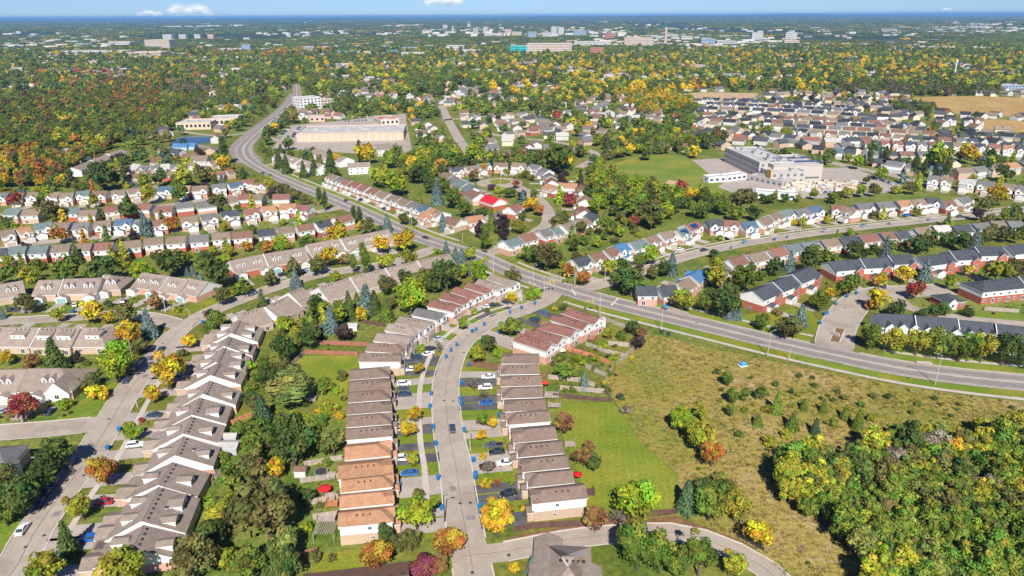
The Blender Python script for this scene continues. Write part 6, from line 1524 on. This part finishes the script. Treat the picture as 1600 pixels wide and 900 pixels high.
M['wood_dark'] = surf('dark_and_shaded_wood', (.10, .055, .045), (.15, .085, .065), .8, fine=3, famt=.25)  # dark timber; on the fences beside the south street it stands in for shade
M['wood_red'] = surf('red_brown_wood', (.30, .12, .08), (.38, .16, .11), .8, fine=3, famt=.2)
fence([(857, 592), (905, 597), (930, 605)], 1.7, 'wood_grey', 'pale grey fence behind the small blue spruce of the right gardens')
fence([(875, 609), (948, 615), (955, 628)], 1.7, 'wood_grey', 'pale fence above the dark one at the edge of the mown field')
fence([(864, 621), (957, 629)], 1.7, 'wood_dark', 'dark fence closing the mown field at its top')
fence([(915, 575), (948, 589)], 1.7, 'wood_grey', 'short grey fence among the right gardens')
fence([(888, 549), (925, 558), (960, 573)], 1.6, 'wood_orange', 'orange cedar fence running down to the meadow')
fence([(915, 540), (945, 551), (979, 559)], 1.6, 'wood_grey', 'tan fence beside the narrow upper lawn')
fence([(994, 543), (975, 561), (960, 573), (948, 590), (944, 600)], 1.7, 'wood_grey', 'fence between the gardens and the rough meadow')
fence([(950, 539), (994, 543)], 1.7, 'wood_grey', 'short pale fence at the meadow corner nearest the main road')
fence([(937, 497), (960, 507), (985, 516)], 1.7, 'wood_grey', 'light fence behind the uppermost red-roofed townhouse')
fence([(476, 553), (560, 556)], 1.7, 'wood_red', 'red-brown fence along the top of the left lawn')
fence([(476, 553), (456, 572)], 1.7, 'wood_grey', 'grey fence down the left side of the left lawn')
fence([(497, 538), (576, 541)], 1.7, 'wood_red', 'red-brown fence behind the garden hedge above the left lawn')
fence([(565, 505), (602, 511)], 1.7, 'wood_dark', 'dark fence by the purple tree above the left lawn')
fence([(476, 729), (537, 718)], 1.7, 'wood_grey', 'pale fence above the garden with the trampoline')
fence([(470, 755), (532, 747)], 1.7, 'wood_grey', 'pale fence between trampoline garden and red umbrella garden')
fence([(480, 790), (530, 779)], 1.7, 'wood_grey', 'grey fence below the red umbrella garden')
fence([(490, 812), (528, 806)], 1.7, 'wood_grey', 'grey fence beside the timber deck of the left row')
fence([(462, 872), (497, 863)], 1.5, 'wood_red', 'low reddish fence at the bottom of the left gardens')
fence([(803, 832), (835, 826), (907, 822)], 1.9, 'wood_dark', 'shade-darkened brown fence in front of the lowest right townhouse')  # panels lie in shadow; that shade is put into the wood colour
fence([(910, 822), (960, 815), (1010, 808), (1056, 804)], 1.9, 'wood_dark', 'shade-darkened brown fence under the bright lime tree')  # same run of fence, shadow again given as a dark wood colour
fence([(1043, 484), (1077, 495)], 1.8, 'wood_grey', 'pale fence beside the yellow-green tree at the main road')
fence([(860, 433), (878, 440)], 1.7, 'wood_grey', 'pale garden fence at the main road near the junction')
fence([(1152, 838), (1172, 849), (1194, 862)], 1.2, 'darkmetal', 'black metal railing beside the south street bend', step=.5, post=2)
fence([(1160, 478), (1175, 486)], 1.7, 'wood_grey', 'grey fence touching the end of the brick terrace')
fence([(352, 668), (394, 650)], 1.6, 'wood_orange', 'orange fence behind the stepped bungalows')
fence([(349, 878), (378, 876)], 1.6, 'wood_grey', 'grey picket fence between trees at the lower left')
fence([(1538, 485), (1592, 489)], 1.7, 'wood_grey', 'pale fence of the back gardens at the right edge')
# patio umbrellas, decks, sheds, trampoline, playhouse
def umbrella(x, y, c, lab, s=1.5):
    p = P(x, y, 2.2); r = root('patio_umbrella', (p.x, p.y, 0), 0, lab, 'umbrella', 'garden umbrellas'); mb = MB(); n = 8
    for k in range(n):
        a0, a1 = k * 6.2832 / n, (k + 1) * 6.2832 / n; e0 = (s * math.cos(a0), s * math.sin(a0), 2.1); e1 = (s * math.cos(a1), s * math.sin(a1), 2.1)
        mb.face([e0, e1, (0, 0, 2.75)]); mb.face([e0, (e0[0], e0[1], 1.92), (e1[0], e1[1], 1.92), e1])
    link('canopy', mb.mesh('canopy', ['flat']), r, color=c); link('pole', MB().rod((0, 0, 0), (0, 0, 2.7), .04, .04, 6).mesh('pole', ['metal']), r)
umbrella(903, 740, (.55, .01, .015), 'red umbrella behind the lower right townhouses', 1.2)
umbrella(507, 762, (.62, .02, .03), 'larger bright red umbrella behind the orange-roofed townhouses', 1.7)
umbrella(852, 597, (.60, .04, .03), 'small red canopy behind the middle of the right row', 1.2)
umbrella(878, 546, (.6, .55, .42), 'cream umbrella behind the red-roofed townhouses', 1.5)
umbrella(1040, 478, (.02, .2, .5), 'blue umbrella beside the yellow-green tree', 1.3)
def shed(x, y, w, d, h, c, lab, roof='l', ang=0, name='shed'):
    p = P(x, y); r = root(name, (p.x, p.y, 0), ang, lab, name, 'garden sheds and shelters')
    link('wall', wallmesh(w, d, 0, h, h + .7, 0, 0), r, color=c); link('roof', roofmesh(w, d, h, h + .7, 0, 0, .2, .1), r, color=RC[roof][:3])
for a in [(471, 742, 3, 2.6, 2.1, (.6, .58, .55), 'white and maroon garden shed left of the trampoline', 'k'), (934, 508, 5.5, 4.5, 2.6, WHITE, 'white lean-to behind the uppermost red-roofed townhouse', 'l'), (359, 705, 5.5, 4.0, 2.3, GREYW, 'pale metal-roofed shelter behind the stepped bungalows', 'l'), (362, 690, 3.6, 2.4, 2.2, GREYW, 'small white-roofed garden shed above the metal shelter', 'l'), (552, 515, 3.5, 3, 2.1, WHITE, 'white shed between the blue spruce and the yellow cypress', 'l'), (548, 491, 0, 0, 0, 0, '', '')]:
    if a[2]: shed(*a)
    if len(a) > 7 and a[2]: pass
c = P(502, 740); r = root('trampoline', (c.x, c.y, 0), 0, 'round dark trampoline on the lawn behind the orange roofs', 'trampoline')
link('mat', MB().rod((0, 0, .75), (0, 0, .8), 1.7, 1.7, 18).mesh('mat', ['darkmetal']), r); link('frame', MB().rod((0, 0, .62), (0, 0, .74), 1.9, 1.9, 18).mesh('frame', ['metal']), r)
for k in range(6): a = k * 1.047; link('leg', MB().rod((1.8 * math.cos(a), 1.8 * math.sin(a), 0), (1.8 * math.cos(a), 1.8 * math.sin(a), .65), .04, .04, 5).mesh('leg', ['metal']), r)
def deck(x, y, w, d, ang, mat, lab, h=.7, n=10, pergola=False):
    p = P(x, y); r = root('pergola' if pergola else 'deck', (p.x, p.y, 0), ang, lab, 'pergola' if pergola else 'deck', 'decks and pergolas behind the townhouses')
    H = 2.5 if pergola else h; me = MB().box(-.5, .5, -.5, .5, 0, 1, 0, True).mesh('board', [mat])
    for i in range(n): link('board', me, r, ((i + .5) * w / n - w / 2, 0, H), scale=(w / n * (.35 if pergola else .88), d, .12))
    for sx in (-1, 1):
        for sy in (-1, 1): link('post', me, r, (sx * (w / 2 - .1), sy * (d / 2 - .1), 0), scale=(.12, .12, H + (0 if pergola else 1.0)))
        if not pergola: link('railing', me, r, (sx * w / 2, 0, H + .3), scale=(.06, d, .7))
for a in [(903, 552, 3.6, 4, -.4, 'wood_red', 'red-brown timber deck behind the second red-roofed townhouse'), (921, 530, 5, 4, -.4, 'wood_red', 'bright red-brown deck beside the white lean-to'), (870, 572, 3.5, 3.2, -.5, 'wood_dark', 'dark timber deck near the middle right gardens'), (862, 620, 4.5, 4, -.1, 'wood_grey', 'grey deck beside the dark field fence'), (866, 636, 4.0, 2.6, -.1, 'wood_grey', 'pale deck with white furniture at the field corner'), (890, 697, 3, 2.6, 0, 'wood_grey', 'small grey deck beside the rust-brown tree'), (512, 812, 4.5, 3.4, 0, 'wood_grey', 'grey deck at the second orange-roofed townhouse'), (516, 779, 3.2, 3, 0, 'wood_grey', 'pale deck under the large red umbrella'), (518, 746, 2.8, 3, 0, 'wood_grey', 'pale deck beside the trampoline'), (520, 790, 3, 2.4, 0, 'wood_orange', 'orange timber deck below the red umbrella'), (848, 590, 2.2, 2.2, 0, 'wood_red', 'tiny red deck under the red canopy'), (921, 772, 2.4, 2.6, 0, 'wood_dark', 'dark deck behind the lowest right townhouse')]: deck(*a)
deck(510, 838, 5, 4.5, 0, 'wood_grey', 'open grey pergola behind the lowest orange-roofed townhouse', n=12, pergola=True)
deck(347, 752, 4, 4, .2, 'wood_grey', 'slatted pergola beside the olive tree behind the bungalows', n=9, pergola=True)
deck(489, 625, 2.6, 3.4, 0, 'wood_grey', 'stack of grey slatted pallets on the left lawn', .5, 6)
# blue and white tent in the meadow, roadside box, entrance sign
c = P(1161, 571); r = root('tent', (c.x, c.y, 0), .3, 'small blue and white tent pitched at the roadside edge of the meadow', 'tent')
link('fly', MB().box(-1.1, 1.1, -.7, .7, 0, .9, 0).face([(-1.3, -.9, .85), (1.3, -.9, .85), (0, 0, 1.6)]).face([(-1.3, .9, .85), (1.3, .9, .85), (0, 0, 1.6)]).face([(-1.3, -.9, .85), (-1.3, .9, .85), (0, 0, 1.6)]).face([(1.3, -.9, .85), (1.3, .9, .85), (0, 0, 1.6)]).mesh('fly', ['flat']), r, color=(.06, .28, .52)); link('groundsheet', MB().box(-1.5, 1.5, -1.2, 1.2, 0, .15, 0).mesh('groundsheet', ['white']), r)
c = P(1443, 568); r = root('bench', (c.x, c.y, 0), -.15, 'pale bench block on the verge of the main road at the right', 'bench'); link('seat', MB().box(-2.6, 2.6, -.6, .6, .45, .6, 0, True).mesh('seat', ['concrete']), r)
for s in (-2, 2): link('leg', MB().box(s - .2, s + .2, -.5, .5, 0, .45, 0).mesh('leg', ['concrete']), r)
c = P(1306, 525); r = root('entrance_sign', (c.x, c.y, 0), .5, 'pale stone marker on the traffic island of the courtyard', 'sign'); link('panel', MB().box(-.25, .25, -1.4, 1.4, .1, 1.5, 0).mesh('panel', ['concrete']), r)
# utility boxes beside the meadow path
for x, y in ((1034, 521), (1045, 524)):
    c = P(x, y); tag(link('utility_box', MB().box(-.6, .6, -.5, .5, 0, 1.3, 0).mesh('utility_box', ['darkmetal']), None, (c.x, c.y, 0)), f'dark utility box beside the lamp, {"left" if x < 1040 else "right"} one', 'utility box', 'utility boxes')

# ------------------------------------------------------------------ clouds far behind everything, and the air
def cloud(px, py, w, h, lab, seed):
    rg = random.Random(seed); D = 52000; d = (vf * F + vr * (px - 800) - vu * (py - 450)).normalized(); c = CAM + d * (D / d.y)
    s = D / F; mb = MB()
    for i in range(26):
        t = rg.uniform(-1, 1) * .8; e = math.sqrt(max(.02, 1 - t * t)); cx = t * w / 2 * s
        rx = w * s * rg.uniform(.09, .17) * (.6 + .5 * e); rz = rx * .62; cz = (-h * .5 + h * .55 * e * rg.random() ** .7) * s + rz * .5; cy = rg.uniform(-1, 1) * w * .2 * s
        la, lo = 9, 16
        P_ = [[(lambda v: (c.x + cx + v.x * rx, c.y + cy + v.y * rx, c.z + cz + v.z * rz))(Vector((math.sin(math.pi * a / la) * math.cos(6.2832 * b / lo), math.sin(math.pi * a / la) * math.sin(6.2832 * b / lo), math.cos(math.pi * a / la))) * (1 + .16 * noise.noise(Vector((a * .9 + i, math.cos(6.2832 * b / lo) * 2, math.sin(6.2832 * b / lo) * 2))))) for b in range(lo)] for a in range(la + 1)]
        for a in range(la):
            for b in range(lo): mb.face([P_[a][b], P_[a + 1][b], P_[a + 1][(b + 1) % lo], P_[a][(b + 1) % lo]])
    me = mb.mesh('cloud', ['cloud']); me.polygons.foreach_set('use_smooth', [True] * len(me.polygons)); o = link('cloud', me); tag(o, lab, 'cloud', 'small clouds above the horizon')
cloud(298, 15, 66, 22, 'largest white cloud, low above the horizon at the left', 1)
cloud(232, 20, 38, 15, 'smaller white cloud just left of the largest one', 2)
cloud(693, 2, 62, 13, 'white cloud touching the top edge left of the middle', 3)
cloud(1480, 14, 16, 6, 'tiny faint cloud at the far right', 4)
hz = MB().box(-48000, 48000, -400, 46000, -1.5, 142, 0, True).mesh('haze', [])
hm = bpy.data.materials.new('air'); hm.use_nodes = True; hn = hm.node_tree; hn.nodes.remove(hn.nodes['Principled BSDF'])
pv = hn.nodes.new('ShaderNodeVolumePrincipled'); pv.inputs['Color'].default_value = (.24, .55, 1, 1); pv.inputs['Density'].default_value = HAZE; pv.inputs['Anisotropy'].default_value = 0
hn.links.new(pv.outputs[0], hn.nodes['Material Output'].inputs['Volume']); hz.materials.append(hm)
tag(link('haze', hz), 'thin blue air over the whole town', 'haze', None, 'stuff')
cnt = {}
for o in list(COL.objects):
    if o.parent is None and o.get('label'): cnt.setdefault(o['label'], []).append(o)
for lab, os_ in cnt.items():
    if len(os_) > 1:
        os_.sort(key=lambda o: Q(o.location)[0])
        for k, o in enumerate(os_): o['label'] = lab + ', ' + (ORD[k] if k < len(os_) - 1 or len(os_) == 2 and False else 'rightmost')
for o in COL.objects:
    if o.parent is None and o.get('label') and len(o['label'].replace('-', ' ').split()) > 16: print('LONG', o['label'])
print('objects', len(bpy.data.objects), 'kinds', nk)
